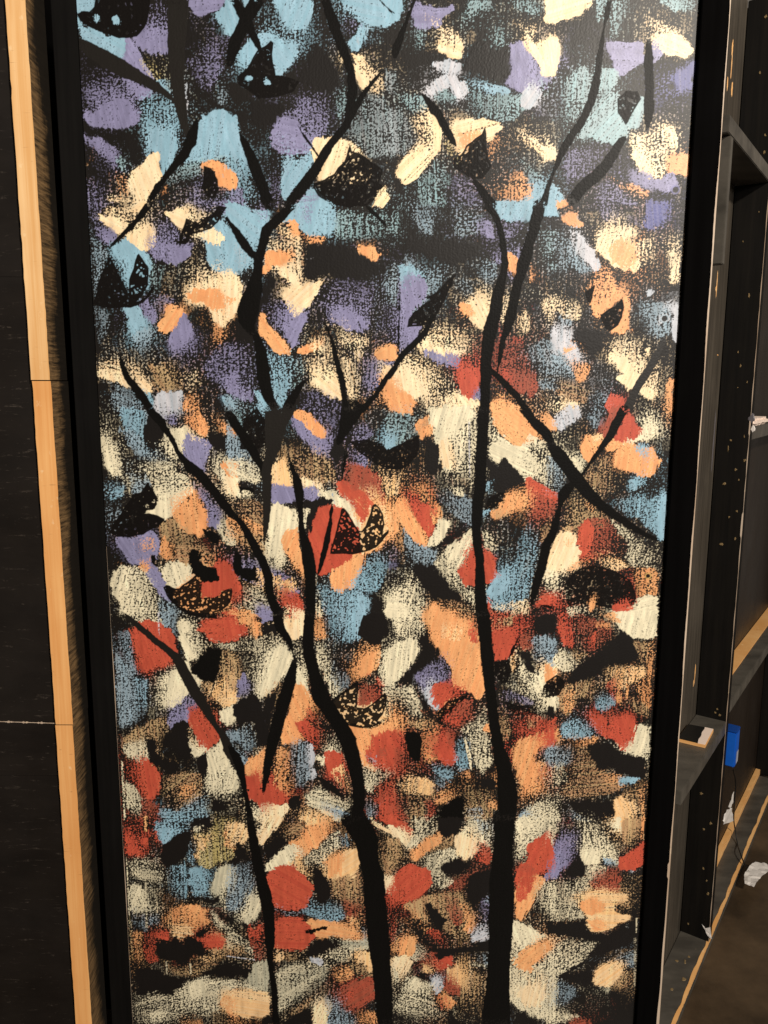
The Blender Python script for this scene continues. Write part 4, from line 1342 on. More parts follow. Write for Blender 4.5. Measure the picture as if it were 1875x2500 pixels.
big = rank(blur(w2, 30, 40)).astype(np.float32); mid = norm(blur(w3, 2.5, 9)).astype(np.float32)

PAL = {'b': (136, 182, 204), 't': (146, 184, 192), 'v': (130, 127, 166), 'u': (62, 68, 140), 'c': (255, 232, 188), 's': (247, 234, 196),
       'e': (250, 196, 128), 'o': (242, 162, 96), 'r': (192, 72, 46), 'm': (160, 78, 54), 'n': (206, 172, 120), 'y': (190, 172, 104),
       'w': (206, 206, 214), 'x': (150, 178, 196), 'R': (222, 96, 58), 'B': (158, 192, 214), 'V': (160, 158, 202), 'g': (150, 160, 166), 'd': (176, 174, 150), 'k': (23, 20, 19), 'i': (13, 12, 11), 'l': (17, 14, 13), 'j': (27, 24, 21)}
ALT = {'b': 'B', 't': 'g', 'v': 'V', 'u': 'v', 'c': 'e', 's': 'd', 'e': 'c', 'o': 'e', 'r': 'R', 'm': 'r', 'n': 'm', 'y': 's', 'w': 'x', 'x': 'g', 'g': 't', 'd': 's'}
LIN = {k: srgb(*v).astype(np.float32) for k, v in PAL.items()}
img = np.empty((nz, nx, 3), np.float32); img[:] = srgb(24, 21, 19)
img *= (0.85+.35*big)[..., None]
gloss = np.full((nz, nx), .22, np.float32)
thick = np.zeros((nz, nx), np.float32)
KPX = STEP/ (1/1100.)                                # rough photo px per grid step

def region(P, pad):
    x0, x1 = P[:, 0].min()-pad, P[:, 0].max()+pad; z0, z1 = P[:, 1].min()-pad, P[:, 1].max()+pad
    i0 = max(0, int((x0-PX0)/STEP)); i1 = min(nx, int((x1-PX0)/STEP)+2)
    j0 = max(0, int((z0-GZ0)/STEP)); j1 = min(nz, int((z1-GZ0)/STEP)+2)
    return i0, i1, j0, j1
def sdf(P, X, Z):
    d = np.full(X.shape, 1e9, np.float32); ins = np.zeros(X.shape, bool)
    n = len(P)
    for a in range(n):
        x1, z1 = P[a]; x2, z2 = P[(a+1) % n]
        ex, ez = x2-x1, z2-z1; L = ex*ex+ez*ez+1e-12
        t = np.clip(((X-x1)*ex+(Z-z1)*ez)/L, 0, 1)
        d = np.minimum(d, (X-x1-t*ex)**2+(Z-z1-t*ez)**2)
        if z1 != z2:
            c = ((z1 > Z) != (z2 > Z)) & (X < (x2-x1)*(Z-z1)/(z2-z1)+x1)
            ins ^= c
    d = np.sqrt(d); return np.where(ins, d, -d)
def chaikin(P):
    Q = np.roll(P, -1, 0); return np.stack([P*.89+Q*.11, P*.11+Q*.89], 1).reshape(-1, 2)
def smooth(x): x = np.clip(x, 0, 1); return x*x*(3-2*x)
def lay(sl, a, col, tint=.10, gl=.26):
    sub = img[sl]; j, i = sl
    v = 1+tint*mid[j, i]*.5+tint*(big[j, i]-.5)
    gloss[sl] = gloss[sl]*(1-a)+gl*a
    img[sl] = sub*(1-a[..., None])+(col*v[..., None])*a[..., None]
    thick[sl] = np.maximum(thick[sl]*(1-.6*a), a)
U = 10/4.1475
def stroke(line, ox, oy, under=False):
    if line[0] == '/':
        k = line[1]; pts = [tuple(map(float, q.split(','))) for q in line[2:].split()]
        pts = np.array(pts); px = ox+pts[:, 0]*U; py = oy+pts[:, 1]*U; wd = pts[:, 2]*U; wd[-1] *= .5 if 6 < pts[-1, 1] < 200 else 1; wd[0] *= .5 if 6 < pts[0, 1] < 200 else 1
        # densify with Catmull-Rom
        out = []
        A = np.stack([px, py, wd], 1); A = np.vstack([2*A[0]-A[1], A, 2*A[-1]-A[-2]])
        for q in range(1, len(A)-2):
            for t in np.linspace(0, 1, 7)[:-1]:
                p0, p1, p2, p3 = A[q-1:q+3]
                out.append(.5*((2*p1)+(-p0+p2)*t+(2*p0-5*p1+4*p2-p3)*t*t+(-p0+3*p1-3*p2+p3)*t**3))
        out.append(A[-2]); out = np.array(out)
        X, Z = to_plane(out[:, 0], out[:, 1]); P = np.stack([X, Z], 1)
        X2, _ = to_plane(out[:, 0]+np.maximum(out[:, 2], .8), out[:, 1]); R = (X2-X)/2
        i0, i1, j0, j1 = region(P, R.max()+.01)
        if i1 <= i0 or j1 <= j0: return
        gX, gZ = np.meshgrid(gx[i0:i1], gz[j0:j1]); best = np.full(gX.shape, -1e9)
        al = np.zeros(gX.shape)
        for a in range(len(P)-1):
            e = P[a+1]-P[a]; L = (e**2).sum()+1e-12
            t = np.clip(((gX-P[a, 0])*e[0]+(gZ-P[a, 1])*e[1])/L, 0, 1)
            dd = R[a]+(R[a+1]-R[a])*t-np.sqrt((gX-P[a, 0]-t*e[0])**2+(gZ-P[a, 1]-t*e[1])**2)
            up_ = dd > best; best = np.where(up_, dd, best); al = np.where(up_, (a+t)/(len(P)-1), al)
        best = best+wob[j0:j1, i0:i1]*.0006+wob2[j0:j1, i0:i1]*.0004
        a = smooth(best/.0016+.5)
        dryness = np.clip((np.minimum(al, 1-al)*len(P)*.010/ .02), 0, 1)       # ragged, dry ends
        h = H[j0:j1, i0:i1]
        a = a*smooth((.55+.75*dryness-h*.8)/.25)
        lay((slice(j0, j1), slice(i0, i1)), a, LIN[k], .06, .26 if k == 'j' else .10)
        return
    head, body = line.split('|'); hd = head.split(); k, cov, soft = hd[0], float(hd[1]), float(hd[2])
    if k in 'sce' and .4 < cov < .75: cov += .07
    fade = None
    col_k = 'x' if (k == 'w' and cov < .85 and soft > 1) else k
    for q in hd[3:]:
        if q.startswith('f='): fade = [float(x) for x in q[2:].split(',')]
    pts = np.array([tuple(map(float, q.split(','))) for q in body.split()])
    q = pts.copy()
    q[pts[:, 0] <= 0, 0] -= 3; q[pts[:, 0] >= 166, 0] += 3; q[pts[:, 1] <= 0, 1] -= 2; q[pts[:, 1] >= 207, 1] += 2
    X, Z = to_plane(ox+q[:, 0]*U, oy+q[:, 1]*U); P = np.stack([X, Z], 1)
    if soft >= .5 and k not in 'li': P = chaikin(P)
    s = soft*.0026
    i0, i1, j0, j1 = region(P, (6 if under else 2.4)*s+.012)
    if i1 <= i0 or j1 <= j0: return
    gX, gZ = np.meshgrid(gx[i0:i1], gz[j0:j1]); sl = (slice(j0, j1), slice(i0, i1))
    d = sdf(P, gX, gZ); h = H[sl]
    if soft >= .5 and k != 'l':                       # bristle marks along the stroke's own direction
        hs = (int(P[0, 0]*9973)*31+int(P[0, 1]*7919)*17) % 1000/1000.0
        cen = P-P.mean(0); ev_, vc = np.linalg.eigh(cen.T@cen); ax = vc[:, 1]
        if hs < .6: ax = np.array([math.sin((hs-.3)*1.6), math.cos((hs-.3)*1.6)])
        fd = (hs*6.283*3.7) % 6.283; fv = np.array([math.cos(fd)*.8, math.sin(fd)*.8+.45]); fv /= np.hypot(*fv)
        fk = FD.get((line, ox, oy)); comp = fk is not None
        if comp: fv = fk
        ext = np.abs((P-P.mean(0))@fv).max()+.001
        side = np.clip(((gX-P[:, 0].mean())*fv[0]+(gZ-P[:, 1].mean())*fv[1])/ext, -1, 1)
        pc = (gX*ax[1]-gZ*ax[0]); al_ = gX*ax[0]+gZ*ax[1]
        b1 = np.interp((pc*900+hs*500+al_*18) % 2047, np.arange(2048), BR).astype(np.float32)
        b2 = np.interp((pc*330+hs*900+al_*9) % 2047, np.arange(2048), BR).astype(np.float32)
        d = d+(b1*.5+b2)*(.0006+.22*s); b0 = np.interp((pc*1500+hs*300+al_*30) % 2047, np.arange(2048), BR).astype(np.float32); h = h+(b0*.05+b1*.08+b2*.05)
    if k in 'l': d = d+wob[sl]*.0006
    elif soft < .5: pass
    else: d = d+wob[sl]*.0016+wob2[sl]*(.0005+.0004*soft)
    colr = LIN[col_k]
    if soft >= .5 and k not in 'kijl':                # two loads of paint on the brush, streaked together
        alt = LIN[ALT[col_k]]; tmix = np.clip(.5+.42*b2+.22*b1+.5*(hs-.7), 0, 1)[..., None]*.46
        colr = colr*(1-tmix)+alt*tmix
    if soft < .5:
        a = smooth(d/.0014+.5)*min(1, cov*1.1)*smooth((.62-h)/.3+.5)
    elif k == 'l':
        sp_ = rank_sp[sl]
        hole = smooth((sp_-(.86 if cov > .97 else .80))/.06)*smooth((d-.0025)/.003)*.9
        a = smooth(d/.0016+.5)*(1-hole)
        edge = np.exp(-(d/.0022)**2)
        a = np.clip(a*(.985+.015*edge), 0, 1)
    else:
        if k not in 'kij': sp1 = np.maximum(side+.25, 0); s = s*(.45+(1.5 if cov > .86 and not comp else 3.0)*sp1)+.0003+(.006*sp1 if comp and cov > .86 else 0); d = d+(.0020 if cov > .86 else .0008)+.25*s*(cov > .86)
        c = (.27*cov*smooth((d+3.2*s)/(3.2*s)) if under else cov*smooth((d+.65*s)/(1.2*s+.0004))) if k not in 'kij' else cov*smooth((d+.35*s)/(1.25*s+.0008))
        if k not in 'kij': c = c*np.clip(1.12-.62*(side*.5+.5)**1.2, 0, 1.15) if (cov < .86 and soft > 1.5) else c*(1-(.16 if comp else .06)*np.maximum(side, 0))
        if fade:
            fx0, fz0 = to_plane(ox+fade[0]*U, oy+fade[1]*U); fx1, fz1 = to_plane(ox+fade[2]*U, oy+fade[3]*U)
            t = np.clip(((gX-fx0)*(fx1-fx0)+(gZ-fz0)*(fz1-fz0))/((fx1-fx0)**2+(fz1-fz0)**2), 0, 1); c = c*(1-.6*t)
        c = c+.07*np.clip(clumpf[sl], -1.5, 1.5)*(cov < .97)*(c > .02)
        a = smooth((c*1.03-h)/.34+.5)*(c > .015)
        a = a*(.46+.54*smooth(c*1.25))*(.55 if under else 1)                    # thin paint lets a little black through
        if k in 'kij': a = np.maximum(a, smooth(c*1.6-.5))
    lay(sl, a, colr, .05 if k in 'kijl' else .12, .10 if k in 'ijl' else .22 if k == 'k' else .36)
clumpf = clump.astype(np.float32)
BR = rng.standard_normal(2048)
rank_sp = rank(norm(blur(rng.standard_normal((nz, nx)), 1.6, 1.6))).astype(np.float32)

ox = oy = 0; later = []; todo = []
for ln in PAINT.strip().splitlines():
    ln = ln.strip()
    if not ln: continue
    if ln[0] == '@': ox, oy = map(float, ln[1:].split(','))
    elif ln[0] == '/': later.append((ln, ox, oy))
    else: todo.append((ln, ox, oy))
def centre(a):
    q = np.array([tuple(map(float, t.split(','))) for t in a[0].split('|')[1].split()]); q = q*U+np.array([a[1], a[2]])
    lo, hi = q.min(0), q.max(0); return (lo+hi)/2, (hi-lo).max()/2
FAM = {'b': 'btxwg', 't': 'btxwg', 'w': 'btwgv', 'g': 'gwbt', 'v': 'vu', 'u': 'uv', 'c': 'csye', 's': 'scyde', 'y': 'ycsn', 'd': 'dsw', 'e': 'eocs', 'o': 'oecr', 'r': 'rmo', 'm': 'mro', 'n': 'nyecs'}
info = [(a[0][0], float(a[0].split()[1]), *centre(a)) for a in todo]
FD = {}
for i, (k, cv, cc, ex) in enumerate(info):
    if k in 'kijl': continue
    best = None
    for j, (k2, cv2, c2, e2) in enumerate(info):
        if i == j or k2 not in FAM[k] or (cv < .86) == (cv2 < .86): continue
        dd = np.hypot(*(cc-c2))
        if dd < 1.05*(ex+e2) and dd > 6 and (best is None or dd-(20 if k2 == k else 0) < best[0]): best = (dd-(20 if k2 == k else 0), c2)
    if best is not None:
        v_ = (cc-best[1]) if cv < .86 else (best[1]-cc)
        v_ = np.array([v_[0], -v_[1]]); FD[todo[i]] = v_/np.hypot(*v_)
for a in todo:
    if a[0][0] not in 'kijl' and float(a[0].split()[2].split('|')[0]) >= 1: stroke(*a, under=True)
for a in todo: stroke(*a)
for a in later: stroke(*a)
# screw holes with a raised ring of paint
for u, v, r, col in [(1640, 212, 9, (40, 36, 50)), (1649, 463, 9, (120, 120, 170)), (1622, 778, 9, (150, 175, 190)), (1454, 1146, 6, (60, 50, 40)), (1611, 1052, 6, (210, 200, 170)), (1582, 1406, 7, (210, 170, 90)), (276, 948, 7, (60, 60, 60)), (280, 1071, 6, (90, 80, 60))]:
    X, Z = to_plane(u, v); P = np.array([[float(X), float(Z)]]); i0, i1, j0, j1 = region(P, .02)
    gX, gZ = np.meshgrid(gx[i0:i1], gz[j0:j1]); d = np.hypot(gX-X, gZ-Z); R = r*.00085; sl = (slice(j0, j1), slice(i0, i1))
    lay(sl, .75*np.exp(-((d-R)/.0016)**2), srgb(*col).astype(np.float32)); lay(sl, smooth((R*.75-d)/.0016+.5), srgb(14, 8, 7).astype(np.float32))
    thick[sl] -= 1.5*smooth((R*.75-d)/.0016+.5)
lum_ = (img@np.array([.3, .55, .15], np.float32))[..., None]; img = np.clip(lum_+(img-lum_)*.90, .002, .95)
relief = (H-.5)*.00011+thick*.00010
co = np.empty((nz, nx, 3), np.float32)
co[..., 0] = gx[None, :]; co[..., 2] = gz[:, None]; co[..., 1] = F0-relief
me = bpy.data.meshes.new('painted_face')
nv = nx*nz; nf = (nx-1)*(nz-1)
me.vertices.add(nv); me.vertices.foreach_set('co', co.ravel())
idx = np.arange(nv, dtype=np.int32).reshape(nz, nx)
quad = np.stack([idx[:-1, :-1], idx[:-1, 1:], idx[1:, 1:], idx[1:, :-1]], -1).reshape(-1, 4)
me.loops.add(nf*4); me.loops.foreach_set('vertex_index', quad.ravel())
me.polygons.add(nf); me.polygons.foreach_set('loop_start', np.arange(0, nf*4, 4, dtype=np.int32))
me.update(calc_edges=True)
me.polygons.foreach_set('use_smooth', np.ones(nf, bool))
ca = me.color_attributes.new('paint', 'FLOAT_COLOR', 'POINT')
rgba = np.ones((nv, 4), np.float32); rgba[:, :3] = img.reshape(-1, 3); rgba[:, 3] = gloss.ravel(); ca.data.foreach_set('color', rgba.ravel())
g = N('brushed scenic paint', .5, .42)
at = g.t.nodes.new('ShaderNodeAttribute'); at.attribute_name = 'paint'
nn = g.noise(g.map((1, 1, 1)), 260, 3, .6); n2 = g.noise(g.map((1, 1, 1)), 2.2, 3, .5)
g.color(g.mix(g.ramp(nn, [(.35, 0), (.75, .12)]), at.outputs['Color'], (.02, .018, .016)))
g.t.links.new(at.outputs['Alpha'], g.b.inputs['Specular IOR Level']); g.rough(g.ramp(n2, [(.3, .38), (.7, .45)])); g.bump(nn, .18, .0006); M['painting'] = g.m

panel = thing('painted_flat', (0, F0, PZ0), 'tall black scenery panel brushed with blue, cream, orange and red leaves and black branches', 'painted panel')
link('painted_face', me, M['painting'], panel)
box('backing_board', PX0, PX1, F0+.0025, F0+.016, PZ0, PZ1, M['strip'], panel, .001)
# side strips of the frame, black, worn pale along the right arris
box('edge_strip', -.6600, -.6085, F0+.002, F0+.030, PZ0, PZ1, M['strip'], panel, .0015)
box('edge_strip', .6162, .6705, F0-.012, F0+.020, PZ0, PZ1, M['dark'], panel, .0012)
def ragged_strip(name, p0, p1, wfun, facing, mat, parent, n=260, th=.0012):
    """thin raised ragged line of bare wood or paint from p0 to p1; wfun(t) = (left, right) offsets along facing"""
    bm = bmesh.new(); p0, p1, fc = Vector(p0), Vector(p1), Vector(facing); rows = []
    nrm = (p1-p0).cross(fc).normalized()
    if nrm.y > 0: nrm = -nrm
    for i in range(n+1):
        t = i/n; a, b = wfun(t); p = p0.lerp(p1, t)
        rows.append([bm.verts.new(p+fc*a), bm.verts.new(p+fc*a+nrm*th), bm.verts.new(p+fc*b+nrm*th), bm.verts.new(p+fc*b)])
    for r, s in zip(rows, rows[1:]):
        for k in range(3): bm.faces.new((r[k], r[k+1], s[k+1], s[k]))
    bmesh.ops.recalc_face_normals(bm, faces=bm.faces)
    return bm_obj(name, bm, mat, parent)
ph = [random.uniform(0, 9) for _ in range(6)]
def edge_w(t):
    z = PZ0+(PZ1-PZ0)*t
    wv = .0016+.0008*math.sin(t*23+ph[0])+.0006*math.sin(t*71+ph[1])+random.uniform(0, .0005)
    if z < .62: wv = .0022+.0042*(1-(z-.2)/.42)*(.7+.3*math.sin(t*90))
    if .618 < z < .655: wv += .003
    return (-max(wv, .0005), .0006)
ragged_strip('worn_edge', (.6705, F0-.0122, PZ0), (.6705, F0-.0122, PZ1), edge_w, (1, 0, 0), M['edge'], panel, 420)
ragged_strip('worn_edge', (PX0, F0-.0002, PZ0), (PX0, F0-.0002, 1.4), lambda t: (-.0004, -.0002+.0020*max(0, math.sin(t*17+1)-.3)), (1, 0, 0), M['edge'], panel, 200, .0006)

# ================================================================= left: black wall and raw timber post
wall = thing('black_wall', (-1.1, 1.62, 0), 'black painted boarded wall with a pale cracked horizontal seam, left of the timber post', 'wall')
def z_at(v, u, Y):                                   # height of photo row v at depth Y
    dx = u-937.5; dy = v-1250; y = -(-dx*math.sin(ROLL)+dy*math.cos(ROLL))/FPX
    return EYE+(-sp+y*cp)/(cp+y*sp)*Y
WY = 1.616; WX1 = -.7265
zs = [0, z_at(1893, 60, WY), z_at(1762, 60, WY), z_at(676, 30, WY), 2.7]
zprev = 0
for a, b in zip(zs[:-1], zs[1:]):
    box('wall_board', -1.5, WX1, WY, WY+.018, a+.0002, b-.0002, M['wall'], wall, .0004)
def seam_w(t): 
    k = .0007+.0022*max(0, math.sin(t*31+2))*abs(math.sin(t*67+1)); return (-k*(.6+random.random()*.6), k*(.5+random.random()*.5))
ragged_strip('seam_filler', (-.90, WY-.0003, zs[2]+.002), (WX1, WY-.0003, zs[2]-.003), seam_w, (0, 0, 1), M['edge'], wall, 200, .0012)
post = thing('timber_post', (-.706, 1.60, 0), 'raw orange pine edge of a timber post with scuffed black side, between wall and panel', 'post')
PXL, PXR = -.7245, -.6865
jz = [0, z_at(1771, 150, 1.60), z_at(929, 95, 1.60), 2.72]
for q, (a, b) in enumerate(zip(jz[:-1], jz[1:])):
    dxq = [0, .0012, -.0004, .0006][q]
    bm = prism_bm((PXL+dxq, 1.603, a+.0010), (PXR-PXL, 0, 0), (0, .0885, 0), (0, 0, b-a-.0018), 1, 1, max(4, int((b-a)*60)), 0)
    for v in bm.verts:                                # slightly chipped front arrises
        if v.co.y < 1.61:
            z = v.co.z; v.co.x += .0003*math.sin(z*41+ph[2])+.0002*math.sin(z*153)+random.gauss(0, .0001)
    bm_obj('side_face', bm, M['scuffed'], None)
    o = bpy.context.scene.collection.objects[-1] if False else None
    ob = [x for x in C.objects if x.name.startswith('side_face') and x.parent is None][-1]
    # move geometry so that object y = 0 at the front arris (for the wear mask), then parent
    ob.data.transform(Matrix.Translation((-post.location.x, -1.603, 0))); ob.parent = post; ob.location = (0, .003, 0); ob.name = 'timber'
    bm = prism_bm((PXL+dxq+.0002, 1.6022, a+.0012), (PXR-PXL-.0002, 0, 0), (0, .0014, 0), (0, 0, b-a-.0022), 1, 1, max(4, int((b-a)*60)), 0)
    for v in bm.verts:
        z = v.co.z; v.co.x += .0003*math.sin(z*41+ph[2])+.0002*math.sin(z*153)
        if v.co.x > (PXL+PXR)/2: v.co.x += random.gauss(0, .00016)
        else: v.co.x += random.gauss(0, .0003)
    bm_obj('bare_face', bm, M['pine'] if q >= 2 else M['pine_dim'], post)
# ================================================================= right: back of a stage flat running away to the right
CX, CY = .949, 2.209
dv = Vector((.579, .815, 0)).normalized(); ev = Vector((dv.y, -dv.x, 0))
flat = thing('stage_flat', (CX, CY, 0), 'dark timber framed back of a stage flat with shelf rails, right of the painted panel', 'stage flat')
def fb(name, a0, a1, e0, e1, z0, z1, mat, bevel=.0015, parent=flat, na=1, jit=0):
    O = Vector((CX, CY, 0))+dv*a0+ev*e0; O.z = z0
    return bm_obj(name, prism_bm(O, dv*(a1-a0), ev*(e1-e0), (0, 0, z1-z0), na, 1, 1, bevel, jit), mat, parent)
ST = .087
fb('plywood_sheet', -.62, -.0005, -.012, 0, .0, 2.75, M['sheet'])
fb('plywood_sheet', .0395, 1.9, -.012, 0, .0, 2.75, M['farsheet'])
fb('stud', 0, .038, .0008, ST, .0385, 2.75, M['stud'])
fb('stud', 1.25, 1.288, .0008, ST, .0385, 2.75, M['stud'])
fb('bottom_rail', -.50, 1.24, .0008, ST, 0, .038, M['rail'])
fb('shelf_rail', -.495, -.0008, .0008, ST, .732, .770, M['rail'])
fb('shelf_rail', .0388, 1.24, .0008, ST, .782, .820, M['rail'])
fb('bare_top', .0392, 1.24, .001, .046, .8203, .8235, M['pine2'], .0008)
fb('shelf_rail', .0388, 1.24, .0008, ST, 1.603, 1.641, M['rail'])
fb('cross_rail', -.495, -.0008, .0008, ST, 2.288, 2.324, M['rail'])
fb('cleat', -.475, -.452, .055, ST+.001, 2.02, 2.286, M['rail'])
fb('base_batten', .0395, 1.9, .001, .020, .0385, .062, M['pine2'], .001, jit=.0003, na=60)
# bare wood worn through along the front top arris of the bottom rail
def wr(t): 
    k = .004+.0035*abs(math.sin(t*19+1))+.002*abs(math.sin(t*57)); return (-k, .0002)
pA = Vector((CX, CY, 0))+dv*-.49+ev*ST; pB = Vector((CX, CY, 0))+dv*1.2+ev*ST
pA.z = pB.z = .0384
bm = bmesh.new(); rows = []
for i in range(300):
    t = i/299; a, b = wr(t); p = pA.lerp(pB, t)
    rows.append([bm.verts.new(p+ev*(a+random.uniform(-.0012, .0008))), bm.verts.new(p+ev*a+Vector((0, 0, .0006))), bm.verts.new(p+ev*.0006+Vector((0, 0, .0006))), bm.verts.new(p+ev*.0006-Vector((0, 0, .007+random.uniform(0, .004))))])
for r, s in zip(rows, rows[1:]):
    for k in range(3): bm.faces.new((r[k], r[k+1], s[k+1], s[k]))
bmesh.ops.recalc_face_normals(bm, faces=bm.faces); bm_obj('worn_edge', bm, M['pine2'], flat)
# worn pale arris of the stud
bm = bmesh.new(); rows = []
for i in range(400):
    t = i/399; z = .04+2.7*t; k = .0006+.0012*abs(math.sin(t*37))*abs(math.sin(t*91+1)) + (.0022 if 1.33 < z < 1.40 or 1.62 < z < 1.66 else 0)
    p = Vector((CX, CY, z))+ev*(ST+.0004)
    rows.append([bm.verts.new(p-dv*.0006-ev*k), bm.verts.new(p-dv*.0006), bm.verts.new(p+dv*k*1.6)])
for r, s in zip(rows, rows[1:]):
    for k in range(2): bm.faces.new((r[k], r[k+1], s[k+1], s[k]))
bm_obj('worn_edge', bm, M['edge'], flat)
# nail nicks and splintered holes on the stud face and bottom rail
def ray_hit(u, v, p0, nrm):
    dx = u-937.5; dy = v-1250
    x = (dx*math.cos(ROLL)+dy*math.sin(ROLL))/FPX; y = -(-dx*math.sin(ROLL)+dy*math.cos(ROLL))/FPX
    d = Vector((x, cp+y*sp, -sp+y*cp)); o = Vector((0, 0, EYE)); t = (Vector(p0)-o).dot(nrm)/d.dot(nrm); return o+d*t
def blob(name, c, nrm, upv, ra, rb, mat, parent, th=.0012, n=11, rag=.35):
    bm = bmesh.new(); nrm = Vector(nrm).normalized(); upv = Vector(upv).normalized(); sd = upv.cross(nrm).normalized()
    out, top = [], []
    for i in range(n):
        a = i/n*2*math.pi; r = 1+random.uniform(-rag, rag)
        q = c+sd*math.cos(a)*ra*r+upv*math.sin(a)*rb*r
        out.append(bm.verts.new(q-nrm*.0005)); top.append(bm.verts.new(c+(q-c)*.72+nrm*th))
    bm.faces.new(top)
    for i in range(n): bm.faces.new((out[i], out[(i+1) % n], top[(i+1) % n], top[i]))
    bmesh.ops.recalc_face_normals(bm, faces=bm.faces)
    return bm_obj(name, bm, mat, parent)
B0 = Vector((CX, CY, 1)); nB = -dv; nA = ev; Z = Vector((0, 0, 1))
for u, v, a, b in [(1869, 40, 3, 3.5), (1855, 178, 2.5, 4), (1868, 330, 3, 3.5), (1866, 372, 3, 4), (1853, 517, 1.8, 2), (1814, 590, 1.5, 4), (1829, 722, 2.5, 7), (1802, 860, 2.5, 3), (1808, 893, 2, 5), (1824, 933, 1.5, 3), (1801, 946, 1.5, 2),
                   (1784, 1075, 3, 3), (1778, 1095, 1.6, 9), (1817, 1065, 2, 4), (1818, 1124, 4, 4), (1795, 1147, 4, 3.5), (1804, 1172, 2.5, 3), (1767, 1181, 4.5, 4.5), (1799, 1248, 3, 3), (1780, 1262, 2.5, 3.5), (1795, 1315, 2.5, 4), (1762, 1329, 5.5, 3.5),
                   (1751, 1731, 2.5, 3), (1746, 1740, 2.5, 3), (1757, 1746, 4, 3.5), (1706, 1884, 3.5, 1.6), (1712, 1937, 4, 4), (1735, 2010, 4, 4), (1718, 2025, 3, 3.5), (1717, 2120, 2.5, 3.5), (1725, 2150, 2, 2.5), (1728, 2183, 3, 4.5), (1680, 2255, 2, 2.5), (1694, 2291, 4.5, 4), (1705, 2308, 3, 4)]:
    c = ray_hit(u, v, B0, nB); s = (c-Vector((0, 0, EYE))).length/1900
    if (c-Vector((CX, CY, c.z))).dot(ev) < ST-.004:
        blob('nail_nick', c, nB, Z, a*s*.8, b*s*.8, M['brass'], flat, rag=.5)
for u, v, a, b in [(1788, 116, 3, 15), (1786, 160, 1.6, 25), (1787, 218, 3.5, 14), (1776, 205, 1.8, 14), (1750, 695, 1.3, 32), (1748, 705, 2.6, 6), (1697, 1640, 1.6, 28), (1693, 1668, 1, 10), (1752, 867, 4, 1.8)]:
    c = ray_hit(u, v, B0, nA); s = (c-Vector((0, 0, EYE))).length/1900
    blob('splinter', c, nA, Z, a*s*1.6, b*s, M['pine2'], flat, .0008, 15, .3)
blob('paint_drip', ray_hit(1742, 1080, B0, nA), nA, Z, .006, .10, M['drip'], flat, .0006, 21, .25)
bT = Vector((CX, CY, .0382))
for u, v, a in [(1681, 2335, 3), (1672, 2345, 2.5), (1683, 2337, 2.6), (1652, 2346, 4), (1673, 2350, 3), (1669, 2391, 5.5), (1640, 2415, 4.5)]:
    c = ray_hit(u, v, bT, Z); blob('nail_nick', c, Z, dv, a*.0011, a*.0014, M['brass'], flat, .001, 9, .45)

# painted wood sample lying on the shelf rail
zt = .7704
A_, B_, D_, E_ = [ray_hit(u, v, (0, 0, zt+.009), Z) for u, v in [(1680, 1768), (1742, 1780), (1722, 1819), (1653, 1803)]]
smp = thing('paint_sample', (A_.x, A_.y, zt), 'small wood block painted black with a white end, lying on the shelf rail', 'wood block')
def quad_prism(name, pts, z0, z1, mat, parent, wav=None):
    bm = bmesh.new(); lo = [bm.verts.new((p.x, p.y, z0)) for p in pts]; hi = [bm.verts.new((p.x, p.y, z1)) for p in pts]
    bm.faces.new(hi); bm.faces.new(lo[::-1]); n = len(pts)
    for i in range(n): bm.faces.new((lo[i], lo[(i+1) % n], hi[(i+1) % n], hi[i]))
    bmesh.ops.recalc_face_normals(bm, faces=bm.faces); return bm_obj(name, bm, mat, parent)
quad_prism('block', [A_, B_, D_, E_], zt, zt+.009, M['pine2'], smp)
f1, f2 = .66, .72
top_mid = [A_.lerp(B_, f1).lerp(E_.lerp(D_, f2), t)+(B_-A_).normalized()*.0012*math.sin(t*14) for t in [i/12 for i in range(13)]]
quad_prism('black_face', [A_.lerp(D_, .01)]+top_mid+[E_.lerp(B_, .01)], zt+.0091, zt+.0099, M['blackgloss'], smp)
quad_prism('white_face', [B_.lerp(E_, .01)]+[D_.lerp(A_, .01)]+top_mid[::-1], zt+.0091, zt+.0100, M['whitepaint'], smp)

# blue box hung behind the stud
qb = Vector((CX, CY, 0))+dv*.040+ev*.040
bb = thing('blue_box', (qb.x, qb.y, .56), 'small bright blue plastic box hanging on the far side of the dark stud', 'plastic box')
def wbox(name, a0, a1, e0, e1, z0, z1, mat, parent, bevel=.002): return fb(name, a0, a1, e0, e1, z0, z1, mat, bevel, parent)
wbox('case', .0400, .088, .058, .112, .612, .722, M['blue'], bb, .003)
wbox('lid', .0395, .0885, .057, .113, .7225, .729, M['blue_dark'], bb, .002)
wbox('paper_label', .060, .084, .1122, .1130, .618, .655, M['label'], bb, .0002)

